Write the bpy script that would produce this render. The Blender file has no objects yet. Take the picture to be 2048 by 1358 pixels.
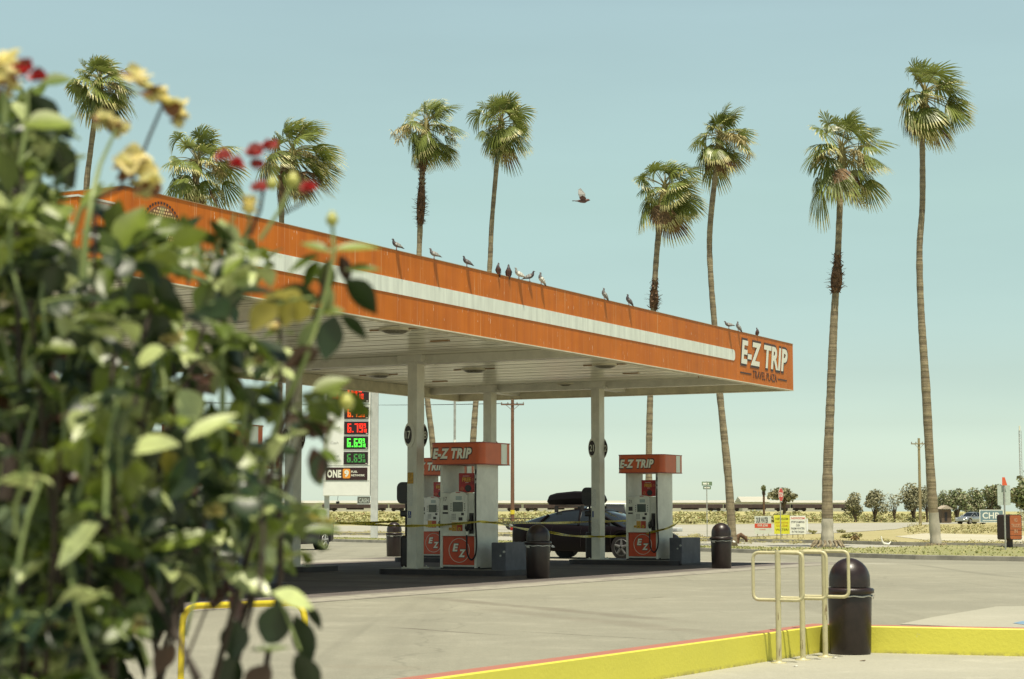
import bpy, bmesh, math, random
import numpy as np
from mathutils import Vector, Matrix, noise as mnoise
from mathutils.geometry import tessellate_polygon
random.seed(7)
S = bpy.context.scene
COL = S.collection
PI = math.pi
# ------------------------------------------------------------------ camera
F_PX, PITCH, CH = 3786.0, math.radians(5.282), 1.27
cam_d = bpy.data.cameras.new('camera'); cam = bpy.data.objects.new('camera', cam_d); COL.objects.link(cam)
cam_d.sensor_width = 36; cam_d.lens = 36 * F_PX / 2048
cam_d.clip_start = .05; cam_d.clip_end = 20000
cam.location = (0, 0, CH); cam.rotation_euler = (PI/2 + PITCH, 0, 0)
cam_d.dof.use_dof = True; cam_d.dof.focus_distance = 44; cam_d.dof.aperture_fstop = 6.4
S.camera = cam
# ------------------------------------------------------------------ sky, sun, exposure
SUN_T = Vector((-.072, .292, -1)).normalized()
w = bpy.data.worlds.new('World'); S.world = w; w.use_nodes = True
nt = w.node_tree; bg = nt.nodes['Background']
sky = nt.nodes.new('ShaderNodeTexSky'); sky.sky_type = 'NISHITA'; sky.sun_disc = False
sky.sun_elevation = math.asin(-SUN_T.z); sky.sun_rotation = math.atan2(-SUN_T.x, -SUN_T.y)
sky.air_density = 1.0; sky.dust_density = 1.6; sky.ozone_density = 1.0
tc = nt.nodes.new('ShaderNodeTexCoord'); sep = nt.nodes.new('ShaderNodeSeparateXYZ')
cr = nt.nodes.new('ShaderNodeValToRGB'); mx = nt.nodes.new('ShaderNodeMix'); mx.data_type = 'RGBA'; mx.blend_type = 'MULTIPLY'
mx.inputs[0].default_value = 1
nt.links.new(tc.outputs['Generated'], sep.inputs[0]); nt.links.new(sep.outputs['Z'], cr.inputs[0])
SKY_STOPS = [(0.0, (1.973, 2.242, 2.063)), (0.01, (1.614, 1.821, 1.686)), (0.021, (1.229, 1.417, 1.39)), (0.047, (0.924, 1.022, 0.96)), (0.073, (0.82, 0.871, 0.769)), (0.113, (0.837, 0.871, 0.7)), (0.165, (0.948, 0.957, 0.683)), (0.214, (1.059, 1.025, 0.718)), (0.261, (1.153, 1.093, 0.76)), (0.4, (0.48, 0.44, 0.36))]
el = cr.color_ramp.elements
for i, (p, c) in enumerate(SKY_STOPS):
    e = el[i] if i < 2 else el.new(p)
    e.position = p; e.color = (*[v/3 for v in c], 1)
nt.links.new(sky.outputs[0], mx.inputs[6]); nt.links.new(cr.outputs[0], mx.inputs[7]); vs2 = nt.nodes.new('ShaderNodeVectorMath'); vs2.operation = 'SCALE'; vs2.inputs['Scale'].default_value = 3
hz_m = nt.nodes.new('ShaderNodeMapping'); hz_m.inputs['Scale'].default_value = (1.5, 1.5, 9); hz_n = nt.nodes.new('ShaderNodeTexNoise'); hz_n.inputs['Scale'].default_value = 2.2; hz_n.inputs['Detail'].default_value = 5
hz_r = nt.nodes.new('ShaderNodeMapRange'); hz_r.inputs[1].default_value = .3; hz_r.inputs[2].default_value = .7; hz_r.inputs[3].default_value = 2.92; hz_r.inputs[4].default_value = 3.12
nt.links.new(tc.outputs['Generated'], hz_m.inputs[0]); nt.links.new(hz_m.outputs[0], hz_n.inputs['Vector']); nt.links.new(hz_n.outputs[0], hz_r.inputs[0]); nt.links.new(hz_r.outputs[0], vs2.inputs['Scale'])
nt.links.new(mx.outputs[2], vs2.inputs[0]); nt.links.new(vs2.outputs[0], bg.inputs[0])
bg.inputs[1].default_value = .15
sun_d = bpy.data.lights.new('sun', 'SUN'); sun_d.energy = 5.0; sun_d.angle = math.radians(.53); sun_d.color = (1, .93, .76)
sun = bpy.data.objects.new('sun', sun_d); COL.objects.link(sun)
sun.rotation_euler = SUN_T.to_track_quat('-Z', 'Y').to_euler(); sun.location = (0, 0, 60)
S.view_settings.view_transform = 'Standard'; S.view_settings.look = 'None'
S.view_settings.exposure = 0.31; S.view_settings.gamma = 1
S.cycles.max_bounces = 6; S.cycles.transparent_max_bounces = 6; S.cycles.use_denoising = True

# ------------------------------------------------------------------ measuring helpers (photo survey -> place on the ground / at a distance)
_c, _s = math.cos(PITCH), math.sin(PITCH)
def ray(x, y):
    u = (x-1024)/F_PX; v = (679-y)/F_PX
    return Vector((u, _c - v*_s, _s + v*_c))
def G(x, y, z=0.0):
    d = ray(x, y); return Vector((0, 0, CH)) + d*((z-CH)/d.z)
def D(x, y, dist):
    d = ray(x, y); return Vector((0, 0, CH)) + d*(dist/d.y)
# ------------------------------------------------------------------ material helpers
MATS = {}
def mat(name, col, rough=.6, metal=0, var=0, vscale=4, bump=0, bscale=30, spec=.5, coat=0, trans=0, col2=None, emit=0, stretch=None, sharp=False, coord='Object'):
    if name in MATS: return MATS[name]
    m = bpy.data.materials.new(name); m.use_nodes = True; MATS[name] = m
    t = m.node_tree; b = t.nodes['Principled BSDF']
    b.inputs['Base Color'].default_value = (*col, 1); b.inputs['Roughness'].default_value = rough
    b.inputs['Metallic'].default_value = metal; b.inputs['Specular IOR Level'].default_value = spec
    if coat: b.inputs['Coat Weight'].default_value = coat; b.inputs['Coat Roughness'].default_value = .06
    if emit:
        b.inputs['Emission Color'].default_value = (*col, 1); b.inputs['Emission Strength'].default_value = emit
    t_ = None
    if var or bump or col2:
        tcn = t.nodes.new('ShaderNodeTexCoord'); mp = t.nodes.new('ShaderNodeMapping')
        t.links.new(tcn.outputs[coord], mp.inputs[0])
        if stretch: mp.inputs['Scale'].default_value = stretch
        t_ = mp.outputs[0]
    if var or col2:
        n = t.nodes.new('ShaderNodeTexNoise'); n.inputs['Scale'].default_value = vscale; n.inputs['Detail'].default_value = 6; n.inputs['Roughness'].default_value = .65
        t.links.new(t_, n.inputs['Vector'])
        r = t.nodes.new('ShaderNodeValToRGB')
        c2 = col2 if col2 else tuple(max(0, v*(1-var)) for v in col)
        c1 = col if col2 else tuple(min(1, v*(1+var*.6)) for v in col)
        r.color_ramp.elements[0].position = .36 if not sharp else .47; r.color_ramp.elements[1].position = .64 if not sharp else .56
        r.color_ramp.elements[0].color = (*c2, 1); r.color_ramp.elements[1].color = (*c1, 1)
        t.links.new(n.outputs[0], r.inputs[0]); t.links.new(r.outputs[0], b.inputs['Base Color'])
    if bump:
        n2 = t.nodes.new('ShaderNodeTexNoise'); n2.inputs['Scale'].default_value = bscale; n2.inputs['Detail'].default_value = 5
        t.links.new(t_, n2.inputs['Vector'])
        bp = t.nodes.new('ShaderNodeBump'); bp.inputs['Strength'].default_value = bump; bp.inputs['Distance'].default_value = .02
        t.links.new(n2.outputs[0], bp.inputs['Height']); t.links.new(bp.outputs[0], b.inputs['Normal'])
    if trans:
        tr = t.nodes.new('ShaderNodeBsdfTranslucent'); tr.inputs[0].default_value = (*[min(1, v*1.5) for v in col], 1)
        ms = t.nodes.new('ShaderNodeMixShader'); ms.inputs[0].default_value = trans
        out = t.nodes['Material Output']
        t.links.new(b.outputs[0], ms.inputs[1]); t.links.new(tr.outputs[0], ms.inputs[2]); t.links.new(ms.outputs[0], out.inputs[0])
    return m
class NB:   # small node-building shell for the few richer materials
    def __init__(s, m): s.t = m.node_tree; s.b = s.t.nodes['Principled BSDF']
    def n(s, ty, **kw):
        x = s.t.nodes.new(ty)
        for k, v in kw.items():
            if isinstance(k, str) and k in x.inputs: x.inputs[k].default_value = v
            else: setattr(x, k, v)
        return x
    def l(s, a, b): s.t.links.new(a, b)
    def ramp(s, src, stops):
        r = s.n('ShaderNodeValToRGB'); s.l(src, r.inputs[0]); e = r.color_ramp.elements
        for i, (p, c) in enumerate(stops):
            q = e[i] if i < 2 else e.new(p)
            q.position = p; q.color = (c, c, c, 1) if not isinstance(c, tuple) else (*c, 1)
        return r.outputs[0]
    def mix(s, f, a, b, mode='MIX'):
        m = s.n('ShaderNodeMix', data_type='RGBA', blend_type=mode)
        for i, v in ((0, f), (6, a), (7, b)):
            if isinstance(v, (int, float)): m.inputs[i].default_value = v if i == 0 else (v, v, v, 1)
            elif isinstance(v, tuple): m.inputs[i].default_value = (*v, 1)
            else: s.l(v, m.inputs[i])
        return m.outputs[2]
    def noise(s, scale, stretch=(1, 1, 1), detail=5, coord='Object', rot=(0, 0, 0), rough=.6):
        tcn = s.n('ShaderNodeTexCoord'); mp = s.n('ShaderNodeMapping'); mp.inputs['Scale'].default_value = stretch; mp.inputs['Rotation'].default_value = rot
        s.l(tcn.outputs[coord], mp.inputs[0]); nn = s.n('ShaderNodeTexNoise'); nn.inputs['Scale'].default_value = scale; nn.inputs['Detail'].default_value = detail
        nn.inputs['Roughness'].default_value = rough
        s.l(mp.outputs[0], nn.inputs['Vector']); return nn.outputs[0]
    def bump(s, h, strength, dist=.02):
        bp = s.n('ShaderNodeBump'); bp.inputs['Strength'].default_value = strength; bp.inputs['Distance'].default_value = dist
        s.l(h, bp.inputs['Height']); s.l(bp.outputs[0], s.b.inputs['Normal'])
# ------------------------------------------------------------------ object helpers
def tag(o, label=None, cat=None, group=None, kind=None):
    if label: o['label'] = label
    if cat: o['category'] = cat
    if group: o['group'] = group
    if kind: o['kind'] = kind
    return o
def thing(name, label, cat, loc=(0, 0, 0), rz=0, group=None):
    o = bpy.data.objects.new(name, None); COL.objects.link(o); o.location = loc; o.rotation_euler = (0, 0, rz); o.empty_display_size = .2
    return tag(o, label, cat, group)
class MB:
    def __init__(s): s.v = []; s.f = []; s.mi = []; s.sm = []
    def add(s, vs, fs, mi=0, sm=False):
        o = len(s.v); s.v += [tuple(v) for v in vs]; s.f += [tuple(i+o for i in f) for f in fs]; s.mi += [mi]*len(fs); s.sm += [sm]*len(fs); return s
    def box(s, x0, x1, y0, y1, z0, z1, mi=0, bev=0, M=None):
        if bev:
            bm = bmesh.new(); bmesh.ops.create_cube(bm, size=1)
            for v in bm.verts: v.co = Vector(((x0+x1)/2+v.co.x*(x1-x0), (y0+y1)/2+v.co.y*(y1-y0), (z0+z1)/2+v.co.z*(z1-z0)))
            bmesh.ops.bevel(bm, geom=list(bm.edges), offset=bev, segments=2, affect='EDGES', profile=.5)
            bm.verts.index_update(); vs = [v.co.copy() for v in bm.verts]; fs = [[v.index for v in f.verts] for f in bm.faces]; bm.free()
        else:
            vs = [Vector(p) for p in ((x0,y0,z0),(x1,y0,z0),(x1,y1,z0),(x0,y1,z0),(x0,y0,z1),(x1,y0,z1),(x1,y1,z1),(x0,y1,z1))]
            fs = [(0,3,2,1),(4,5,6,7),(0,1,5,4),(1,2,6,5),(2,3,7,6),(3,0,4,7)]
        if M: vs = [M @ v for v in vs]
        return s.add(vs, fs, mi)
    def prism(s, pts, a0, a1, axis='z', mi=0, sm=False):   # pts 2-D outline, extruded along axis
        n = len(pts)
        def P(p, a): return {'z': (p[0], p[1], a), 'y': (p[0], a, p[1]), 'x': (a, p[0], p[1])}[axis]
        vs = [P(p, a0) for p in pts] + [P(p, a1) for p in pts]
        s.add(vs, [(i, (i+1) % n, n+(i+1) % n, n+i) for i in range(n)], mi, sm)
        s.add(vs, [tuple(range(n))[::-1], tuple(range(n, 2*n))], mi); return s
    def tube(s, pts, r, n=8, mi=0, cap=True, sm=True):
        pts = [Vector(p) for p in pts]; rs = r if isinstance(r, (list, tuple)) else [r]*len(pts)
        rings = []; up = None
        for i, p in enumerate(pts):
            t = (pts[min(i+1, len(pts)-1)] - pts[max(i-1, 0)]).normalized()
            if up is None: up = Vector((0, 0, 1)) if abs(t.z) < .9 else Vector((1, 0, 0))
            a = (up - t*up.dot(t)).normalized(); b = t.cross(a); up = a
            rings.append([p + (a*math.cos(2*PI*k/n) + b*math.sin(2*PI*k/n))*rs[i] for k in range(n)])
        vs = [v for rg in rings for v in rg]
        fs = [(i*n+k, i*n+(k+1) % n, (i+1)*n+(k+1) % n, (i+1)*n+k) for i in range(len(pts)-1) for k in range(n)]
        s.add(vs, fs, mi, sm)
        if cap: s.add(vs, [tuple(range(n))[::-1], tuple((len(pts)-1)*n+k for k in range(n))], mi)
        return s
    def lathe(s, prof, n=24, c=(0, 0), mi=0, sm=True):     # prof: (r, z) bottom to top
        vs = [(c[0]+r*math.cos(2*PI*k/n), c[1]+r*math.sin(2*PI*k/n), z) for r, z in prof for k in range(n)]
        m = len(prof)
        s.add(vs, [(i*n+k, i*n+(k+1) % n, (i+1)*n+(k+1) % n, (i+1)*n+k) for i in range(m-1) for k in range(n)], mi, sm)
        s.add(vs, [tuple(range(n))[::-1], tuple((m-1)*n+k for k in range(n))], mi); return s
    def disc(s, c, ax, r, th, n=24, mi=0):
        c = Vector(c); ax = Vector(ax).normalized(); return s.tube([c, c+ax*th], r, n, mi, sm=False)
    def build(s, name, mats, parent=None, loc=None):
        me = bpy.data.meshes.new(name); me.from_pydata(s.v, [], s.f)
        ms = mats if isinstance(mats, (list, tuple)) else [mats]
        for m in ms: me.materials.append(m)
        me.polygons.foreach_set('material_index', s.mi); me.polygons.foreach_set('use_smooth', s.sm)
        me.update()
        o = bpy.data.objects.new(name, me); COL.objects.link(o)
        if parent: o.parent = parent
        if loc is not None: o.location = loc
        return o
def dup(root, loc=None, rz=None, parent=None, skip=()):
    c = root.copy(); COL.objects.link(c)
    if parent: c.parent = parent
    if loc is not None: c.location = loc
    if rz is not None: c.rotation_euler = (0, 0, rz)
    for ch in root.children:
        if ch.name.split('.')[0] not in skip: dup(ch, parent=c)
    return c
def sheet(name, pts, z, m, kind='structure'):
    vs = [Vector((p[0], p[1], 0)) for p in pts]; fs = []
    for tri in tessellate_polygon([vs]):
        p, q, r = (vs[i] for i in tri); fs.append(tuple(tri) if (q-p).cross(r-p).z > 0 else tuple(tri)[::-1])
    me = bpy.data.meshes.new(name); me.from_pydata([(v.x, v.y, z) for v in vs], [], fs); me.update()
    me.materials.append(m); o = bpy.data.objects.new(name, me); COL.objects.link(o)
    return tag(o, kind=kind)
_text_cache = {}
def text(parent, body, wd, ht, m, loc, rot=(PI/2, 0, 0), shear=0, bold=.02, name='lettering', depth=.004, align='c', label=None):
    """lettering mesh scaled to wd x ht, centred on loc (parent space)"""
    key = (body, shear, bold)
    if key not in _text_cache:
        cu = bpy.data.curves.new('t', 'FONT'); cu.body = body; cu.shear = shear; cu.offset = bold; cu.extrude = .5; cu.resolution_u = 3
        cu.space_character = 1.0 + bold*2.2; cu.space_line = .9; cu.align_x = 'CENTER'
        ob = bpy.data.objects.new('t', cu); COL.objects.link(ob); dg = bpy.context.evaluated_depsgraph_get()
        me = bpy.data.meshes.new_from_object(ob.evaluated_get(dg)); bpy.data.objects.remove(ob)
        co = np.empty(len(me.vertices)*3); me.vertices.foreach_get('co', co); co = co.reshape(-1, 3)
        _text_cache[key] = (co, [tuple(p.vertices) for p in me.polygons])
    co, fs = _text_cache[key]
    lo, hi = co.min(0), co.max(0); c = (lo+hi)/2
    s = np.array([wd/(hi[0]-lo[0]), ht/(hi[1]-lo[1]), depth])
    me = bpy.data.meshes.new(name); me.from_pydata([tuple(v) for v in (co-c)*s], [], fs); me.materials.append(m); me.update()
    o = bpy.data.objects.new(name, me); COL.objects.link(o); o.parent = parent; o.location = loc; o.rotation_euler = rot
    if label: o['label'] = label
    return o
def ellip(rx, rz, n=32, c=(0, 0), ph=0): return [(c[0]+rx*math.cos(ph+2*PI*k/n), c[1]+rz*math.sin(ph+2*PI*k/n)) for k in range(n)]
def rrect(x0, x1, z0, z1, r, n=5):
    out = []
    for cx, cz, a in ((x1-r, z1-r, 0), (x0+r, z1-r, PI/2), (x0+r, z0+r, PI), (x1-r, z0+r, 1.5*PI)):
        out += [(cx+r*math.cos(a+PI/2*k/n), cz+r*math.sin(a+PI/2*k/n)) for k in range(n+1)]
    return out
# ------------------------------------------------------------------ palette
M_white = mat('white_paint', (.66, .66, .58), .4, var=.12, vscale=2.5)
M_column = mat('column_paint', (.66, .65, .56), .38, var=.10, vscale=3, bump=.05)
M_orange = mat('orange_panel', (.56, .135, .022), .42)
M_red = mat('red_orange_panel', (.58, .07, .02), .4, var=.12, vscale=5)
M_deepred = mat('deep_red', (.38, .012, .012), .4, var=.3, vscale=9)
M_black = mat('black_plastic', (.018, .012, .013), .38, var=.3, vscale=12)
M_blackr = mat('black_rubber', (.014, .010, .011), .6)
M_bin = mat('brown_black_bin', (.022, .013, .012), .36, var=.35, vscale=7, bump=.08, bscale=60)
M_cream = mat('cream_letter', (.78, .78, .66), .5)
M_darkline = mat('dark_outline', (.06, .02, .015), .5)
M_screen = mat('screen_glass', (.05, .07, .06), .12)
M_screen2 = mat('pale_screen', (.30, .36, .34), .2)
M_grey = mat('grey_plastic', (.33, .33, .30), .5)
M_steel = mat('dull_steel', (.45, .45, .42), .4, metal=.6, var=.2)
M_greybox = mat('grey_painted_block', (.085, .088, .105), .6, var=.25, vscale=4, bump=.15)
M_tan = mat('tan_pipe_paint', (.50, .46, .27), .42, var=.12, vscale=10, bump=.04)
M_yel = mat('yellow_pipe_paint', (.66, .52, .03), .38, var=.1, vscale=8)
M_gold = mat('gold_button', (.62, .38, .04), .4)
M_tape = mat('caution_tape_yellow', (.62, .50, .04), .4)
M_glass = mat('car_glass', (.012, .016, .018), .04, spec=.75)
M_chrome = mat('chrome', (.6, .6, .6), .18, metal=1)
# asphalt, concrete
def ground_mat(name, base, dark, light, speck=.5, sc=1.0, streak=None, rough=.9, cracks=False, lines=()):
    m = bpy.data.materials.new(name); m.use_nodes = True; q = NB(m); MATS[name] = m
    big = q.noise(.16*sc, detail=4); mid = q.noise(1.1*sc, detail=5); fine = q.noise(45, detail=3, rough=.8); fine2 = q.noise(11, detail=4, rough=.75)
    c = q.mix(q.ramp(big, [(.35, 0.), (.65, 1.)]), base, dark)
    c = q.mix(q.ramp(mid, [(.5, 0.), (.75, .7)]), c, light)
    if streak:
        st = q.noise(.55, stretch=(1, .06, 1), detail=4, rot=(0, 0, streak))
        c = q.mix(q.ramp(st, [(.56, 0.), (.70, .55)]), c, tuple(v*.62 for v in base))
        st = q.noise(1.3, stretch=(1, .035, 1), detail=3, rot=(0, 0, -streak*.7+.6))
        c = q.mix(q.ramp(st, [(.62, 0.), (.72, .4)]), c, tuple(v*.55 for v in base))
    c = q.mix(speck, c, q.mix(1, c, q.ramp(fine, [(.3, .62), (.7, 1.35)]), 'MULTIPLY'))
    c = q.mix(speck*.7, c, q.mix(1, c, q.ramp(fine2, [(.3, .75), (.7, 1.2)]), 'MULTIPLY'))
    if cracks:
        vo = q.n('ShaderNodeTexVoronoi', feature='DISTANCE_TO_EDGE'); vo.inputs['Scale'].default_value = .11
        tcn = q.n('ShaderNodeTexCoord'); wn = q.n('ShaderNodeTexNoise'); wn.inputs['Scale'].default_value = .8; q.l(tcn.outputs['Object'], wn.inputs['Vector'])
        add = q.n('ShaderNodeVectorMath', operation='ADD'); sc_ = q.n('ShaderNodeVectorMath', operation='SCALE'); sc_.inputs['Scale'].default_value = 1.6
        q.l(wn.outputs['Color'], sc_.inputs[0]); q.l(tcn.outputs['Object'], add.inputs[0]); q.l(sc_.outputs[0], add.inputs[1]); q.l(add.outputs[0], vo.inputs['Vector'])
        c = q.mix(q.ramp(vo.outputs['Distance'], [(.0, .30), (.003, 0.)]), c, tuple(v*.35 for v in base))
    if lines:
        tcl = q.n('ShaderNodeTexCoord'); wv = q.n('ShaderNodeTexNoise'); wv.inputs['Scale'].default_value = .9; wv.inputs['Detail'].default_value = 6; q.l(tcl.outputs['Object'], wv.inputs['Vector'])
        brk = q.noise(2.4, detail=6, rough=.7)
        for (p0, p1, wd, colr, amt, wob) in lines:
            p0, p1 = Vector(p0).xy, Vector(p1).xy; d = (p1-p0); L = d.length; d.normalize(); nn = (-d.y, d.x)
            def dot(v, off):
                m1 = q.n('ShaderNodeVectorMath', operation='DOT_PRODUCT'); q.l(tcl.outputs['Object'], m1.inputs[0]); m1.inputs[1].default_value = (v[0], v[1], 0)
                m2 = q.n('ShaderNodeMath', operation='SUBTRACT'); q.l(m1.outputs['Value'], m2.inputs[0]); m2.inputs[1].default_value = off; return m2.outputs[0]
            across = dot(nn, nn[0]*p0.x+nn[1]*p0.y); along_ = dot(d, d.dot(p0))
            w1 = q.n('ShaderNodeMath', operation='MULTIPLY_ADD'); q.l(wv.outputs[0], w1.inputs[0]); w1.inputs[1].default_value = wob; q.l(across, w1.inputs[2])
            w2 = q.n('ShaderNodeMath', operation='SUBTRACT'); q.l(w1.outputs[0], w2.inputs[0]); w2.inputs[1].default_value = wob*.5
            ab_ = q.n('ShaderNodeMath', operation='ABSOLUTE'); q.l(w2.outputs[0], ab_.inputs[0])
            mr = q.n('ShaderNodeMapRange'); mr.interpolation_type = 'SMOOTHSTEP'; q.l(ab_.outputs[0], mr.inputs[0]); mr.inputs[1].default_value = wd*.25; mr.inputs[2].default_value = wd; mr.inputs[3].default_value = amt; mr.inputs[4].default_value = 0
            hl = q.n('ShaderNodeMath', operation='SUBTRACT'); q.l(along_, hl.inputs[0]); hl.inputs[1].default_value = L/2
            h2 = q.n('ShaderNodeMath', operation='ABSOLUTE'); q.l(hl.outputs[0], h2.inputs[0])
            me_ = q.n('ShaderNodeMapRange'); q.l(h2.outputs[0], me_.inputs[0]); me_.inputs[1].default_value = L/2-min(2, L*.2); me_.inputs[2].default_value = L/2; me_.inputs[3].default_value = 1; me_.inputs[4].default_value = 0
            f1 = q.n('ShaderNodeMath', operation='MULTIPLY'); q.l(mr.outputs[0], f1.inputs[0]); q.l(me_.outputs[0], f1.inputs[1])
            f2 = q.n('ShaderNodeMath', operation='MULTIPLY'); q.l(f1.outputs[0], f2.inputs[0]); q.l(q.ramp(brk, [(.30, .25), (.55, 1.)]), f2.inputs[1])
            c = q.mix(f2.outputs[0], c, colr)
        oil = q.noise(.75, detail=3, rough=.5); c = q.mix(q.ramp(oil, [(.70, 0.), (.76, .45)]), c, tuple(v*.5 for v in base))
    q.l(c, q.b.inputs['Base Color']); q.b.inputs['Roughness'].default_value = rough; q.b.inputs['Specular IOR Level'].default_value = .25
    q.bump(fine, .35, .01); return m
M_asphalt = ground_mat('asphalt_forecourt', (.268, .262, .203), (.224, .220, .172), (.318, .310, .245), streak=.35, cracks=True, lines=(
    (G(800, 1190), G(1420, 1248), .30, (.17, .155, .12), .75, .5), (G(930, 1212), G(1500, 1275), .35, (.19, .175, .135), .6, .7), (G(770, 1254), G(1030, 1272), .05, (.09, .075, .06), .9, .25), (G(1030, 1262), G(1345, 1281), .035, (.08, .07, .055), .9, .3),
    (G(1260, 1199), G(1330, 1193), .04, (.08, .07, .05), .9, .3), (G(620, 1197), G(1320, 1148), .35, (.46, .45, .36), .75, .8), (G(1640, 1122), G(2048, 1128), 1.2, (.20, .19, .15), .5, 1.5), (G(1500, 1132), G(1800, 1126), .5, (.42, .41, .34), .6, 1.2), (G(640, 1330), G(860, 1338), .25, (.22, .2, .15), .5, .6)))
M_conc = ground_mat('pale_concrete', (.37, .36, .285), (.32, .315, .25), (.43, .42, .34), speck=.3, sc=1.5)
M_pad2 = ground_mat('parking_concrete', (.36, .35, .28), (.32, .315, .25), (.40, .39, .315), speck=.3)
M_road = ground_mat('road_asphalt', (.36, .35, .29), (.32, .31, .25), (.40, .39, .33), speck=.25, sc=.5)
M_soil = ground_mat('dry_soil', (.37, .325, .165), (.32, .29, .13), (.44, .40, .25), speck=.5, sc=1.2)
M_dirt = ground_mat('white_dirt', (.46, .44, .34), (.42, .39, .28), (.50, .48, .38), speck=.3, sc=.6)
M_lawn = ground_mat('verge_lawn', (.22, .23, .10), (.29, .28, .13), (.17, .19, .08), speck=.9, sc=1.2)
M_kerb = mat('kerb_concrete', (.24, .23, .19), .85, var=.25, vscale=2)
def worn(name, col, under, dirt):
    m = bpy.data.materials.new(name); m.use_nodes = True; q = NB(m); MATS[name] = m
    big = q.noise(.9, detail=5); chip = q.noise(9, detail=7, rough=.75); sp_ = q.noise(40, detail=3); fine = q.noise(28, detail=5)
    c = q.mix(q.ramp(big, [(.35, 0.), (.7, .5)]), col, tuple(v*.86 for v in col))
    c = q.mix(q.ramp(chip, [(.665, 0.), (.69, .8)]), c, under); c = q.mix(q.ramp(sp_, [(.72, 0.), (.76, .6)]), c, dirt)
    tcn = q.n('ShaderNodeTexCoord'); sp = q.n('ShaderNodeSeparateXYZ'); q.l(tcn.outputs['Object'], sp.inputs[0])
    mr = q.n('ShaderNodeMapRange'); mr.inputs[1].default_value = -.285; mr.inputs[2].default_value = -.235; mr.inputs[3].default_value = 1; mr.inputs[4].default_value = 0; q.l(sp.outputs['Z'], mr.inputs[0])
    ml = q.n('ShaderNodeMath', operation='MULTIPLY'); q.l(mr.outputs[0], ml.inputs[0]); q.l(q.ramp(chip, [(.4, 0.), (.6, .9)]), ml.inputs[1])
    c = q.mix(ml.outputs[0], c, dirt); q.l(c, q.b.inputs['Base Color']); q.b.inputs['Roughness'].default_value = .6; q.bump(fine, .3, .01); return m
M_yface = worn('yellow_kerb_paint', (.70, .65, .085), (.50, .48, .34), (.24, .20, .10))
M_rface = worn('red_kerb_paint', (.38, .15, .105), (.42, .38, .30), (.26, .16, .12))

# ================================================================== THE SETTING
cornr = G(1648, 1250, .02); pa = G(850, 1358, .02); pr = G(2048, 1257.5, .02)
d1 = (pa-cornr).normalized(); d2 = (pr-cornr).normalized()
A0 = cornr + d1*50; R0 = cornr + d2*60
far = 9000
sheet('ground', [(A0.x, A0.y), (cornr.x, cornr.y), (R0.x, R0.y), (R0.x+800, R0.y-20), (far, 2000), (far, far), (-far, far), (-far, 2000), (A0.x-800, A0.y)], -.03, M_soil)
verge = [G(500, 1078), G(700, 1084.5), G(1000, 1091), G(1400, 1103), G(1520, 1107), G(1660, 1113.5), G(1830, 1119), G(2048, 1123), G(2200, 1124)]
verge = [Vector((-90, 118, 0)), Vector((-30, 104, 0))] + verge + [verge[-1]+Vector((16, -1.5, 0))]
inn = Vector((d1.y, -d1.x, 0));
sheet('forecourt', [(A0.x, A0.y), (cornr.x, cornr.y), (R0.x, R0.y)] + [(p.x, p.y) for p in verge[::-1]] + [(-90, 20)], 0, M_asphalt)
sheet('foreground_pavement', [(A0.x, A0.y), (cornr.x, cornr.y), (R0.x, R0.y), (R0.x, -40)], -.28, M_conc)
pp = [G(1799, 1249), G(1865, 1235), G(1993, 1213.5), G(2100, 1212), G(2330, 1212), G(2330, 1270), G(2060, 1259.5)]
sheet('parking_pad', [(p.x, p.y) for p in pp], .005, M_pad2)
bl_ = [G(2026, 1247.5), G(2044, 1243.5), G(2080, 1243.5), G(2080, 1251), G(2050, 1250.5)]
sheet('blue_marking', [(p.x, p.y) for p in bl_], .0095, mat('marking_blue', (.18, .30, .42), .8, var=.3, vscale=3))
# yellow / red retaining kerb along the pavement
def sweep(name, pts, prof, m, mi, kind='structure', closed_prof=True):
    """prof: (offset to the left of travel, z); mitred sweep along pts"""
    mb = MB(); rings = []
    P = [Vector((p[0], p[1], 0)) for p in pts]
    for i, p in enumerate(P):
        a = (p-P[i-1]).normalized() if i else (P[1]-P[0]).normalized(); b = (P[i+1]-p).normalized() if i < len(P)-1 else a
        na = Vector((-a.y, a.x, 0)); nb = Vector((-b.y, b.x, 0)); n = (na+nb).normalized(); n /= max(.3, n.dot(na))
        rings.append([p + n*o + Vector((0, 0, z)) for o, z in prof])
    k = len(prof)
    for i in range(len(P)-1):
        for j in range(k-1): mb.add([rings[i][j], rings[i+1][j], rings[i+1][j+1], rings[i][j+1]], [(0, 1, 2, 3)], mi[j])
    o = mb.build(name, m); return tag(o, kind=kind)
sweep('kerb', [A0, cornr, R0], [(-.012, -.30), (-.012, .008), (0, .02), (.20, .022), (.215, -.02)][::1], [M_yface, M_rface], [0, 0, 1, 1])
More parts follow.
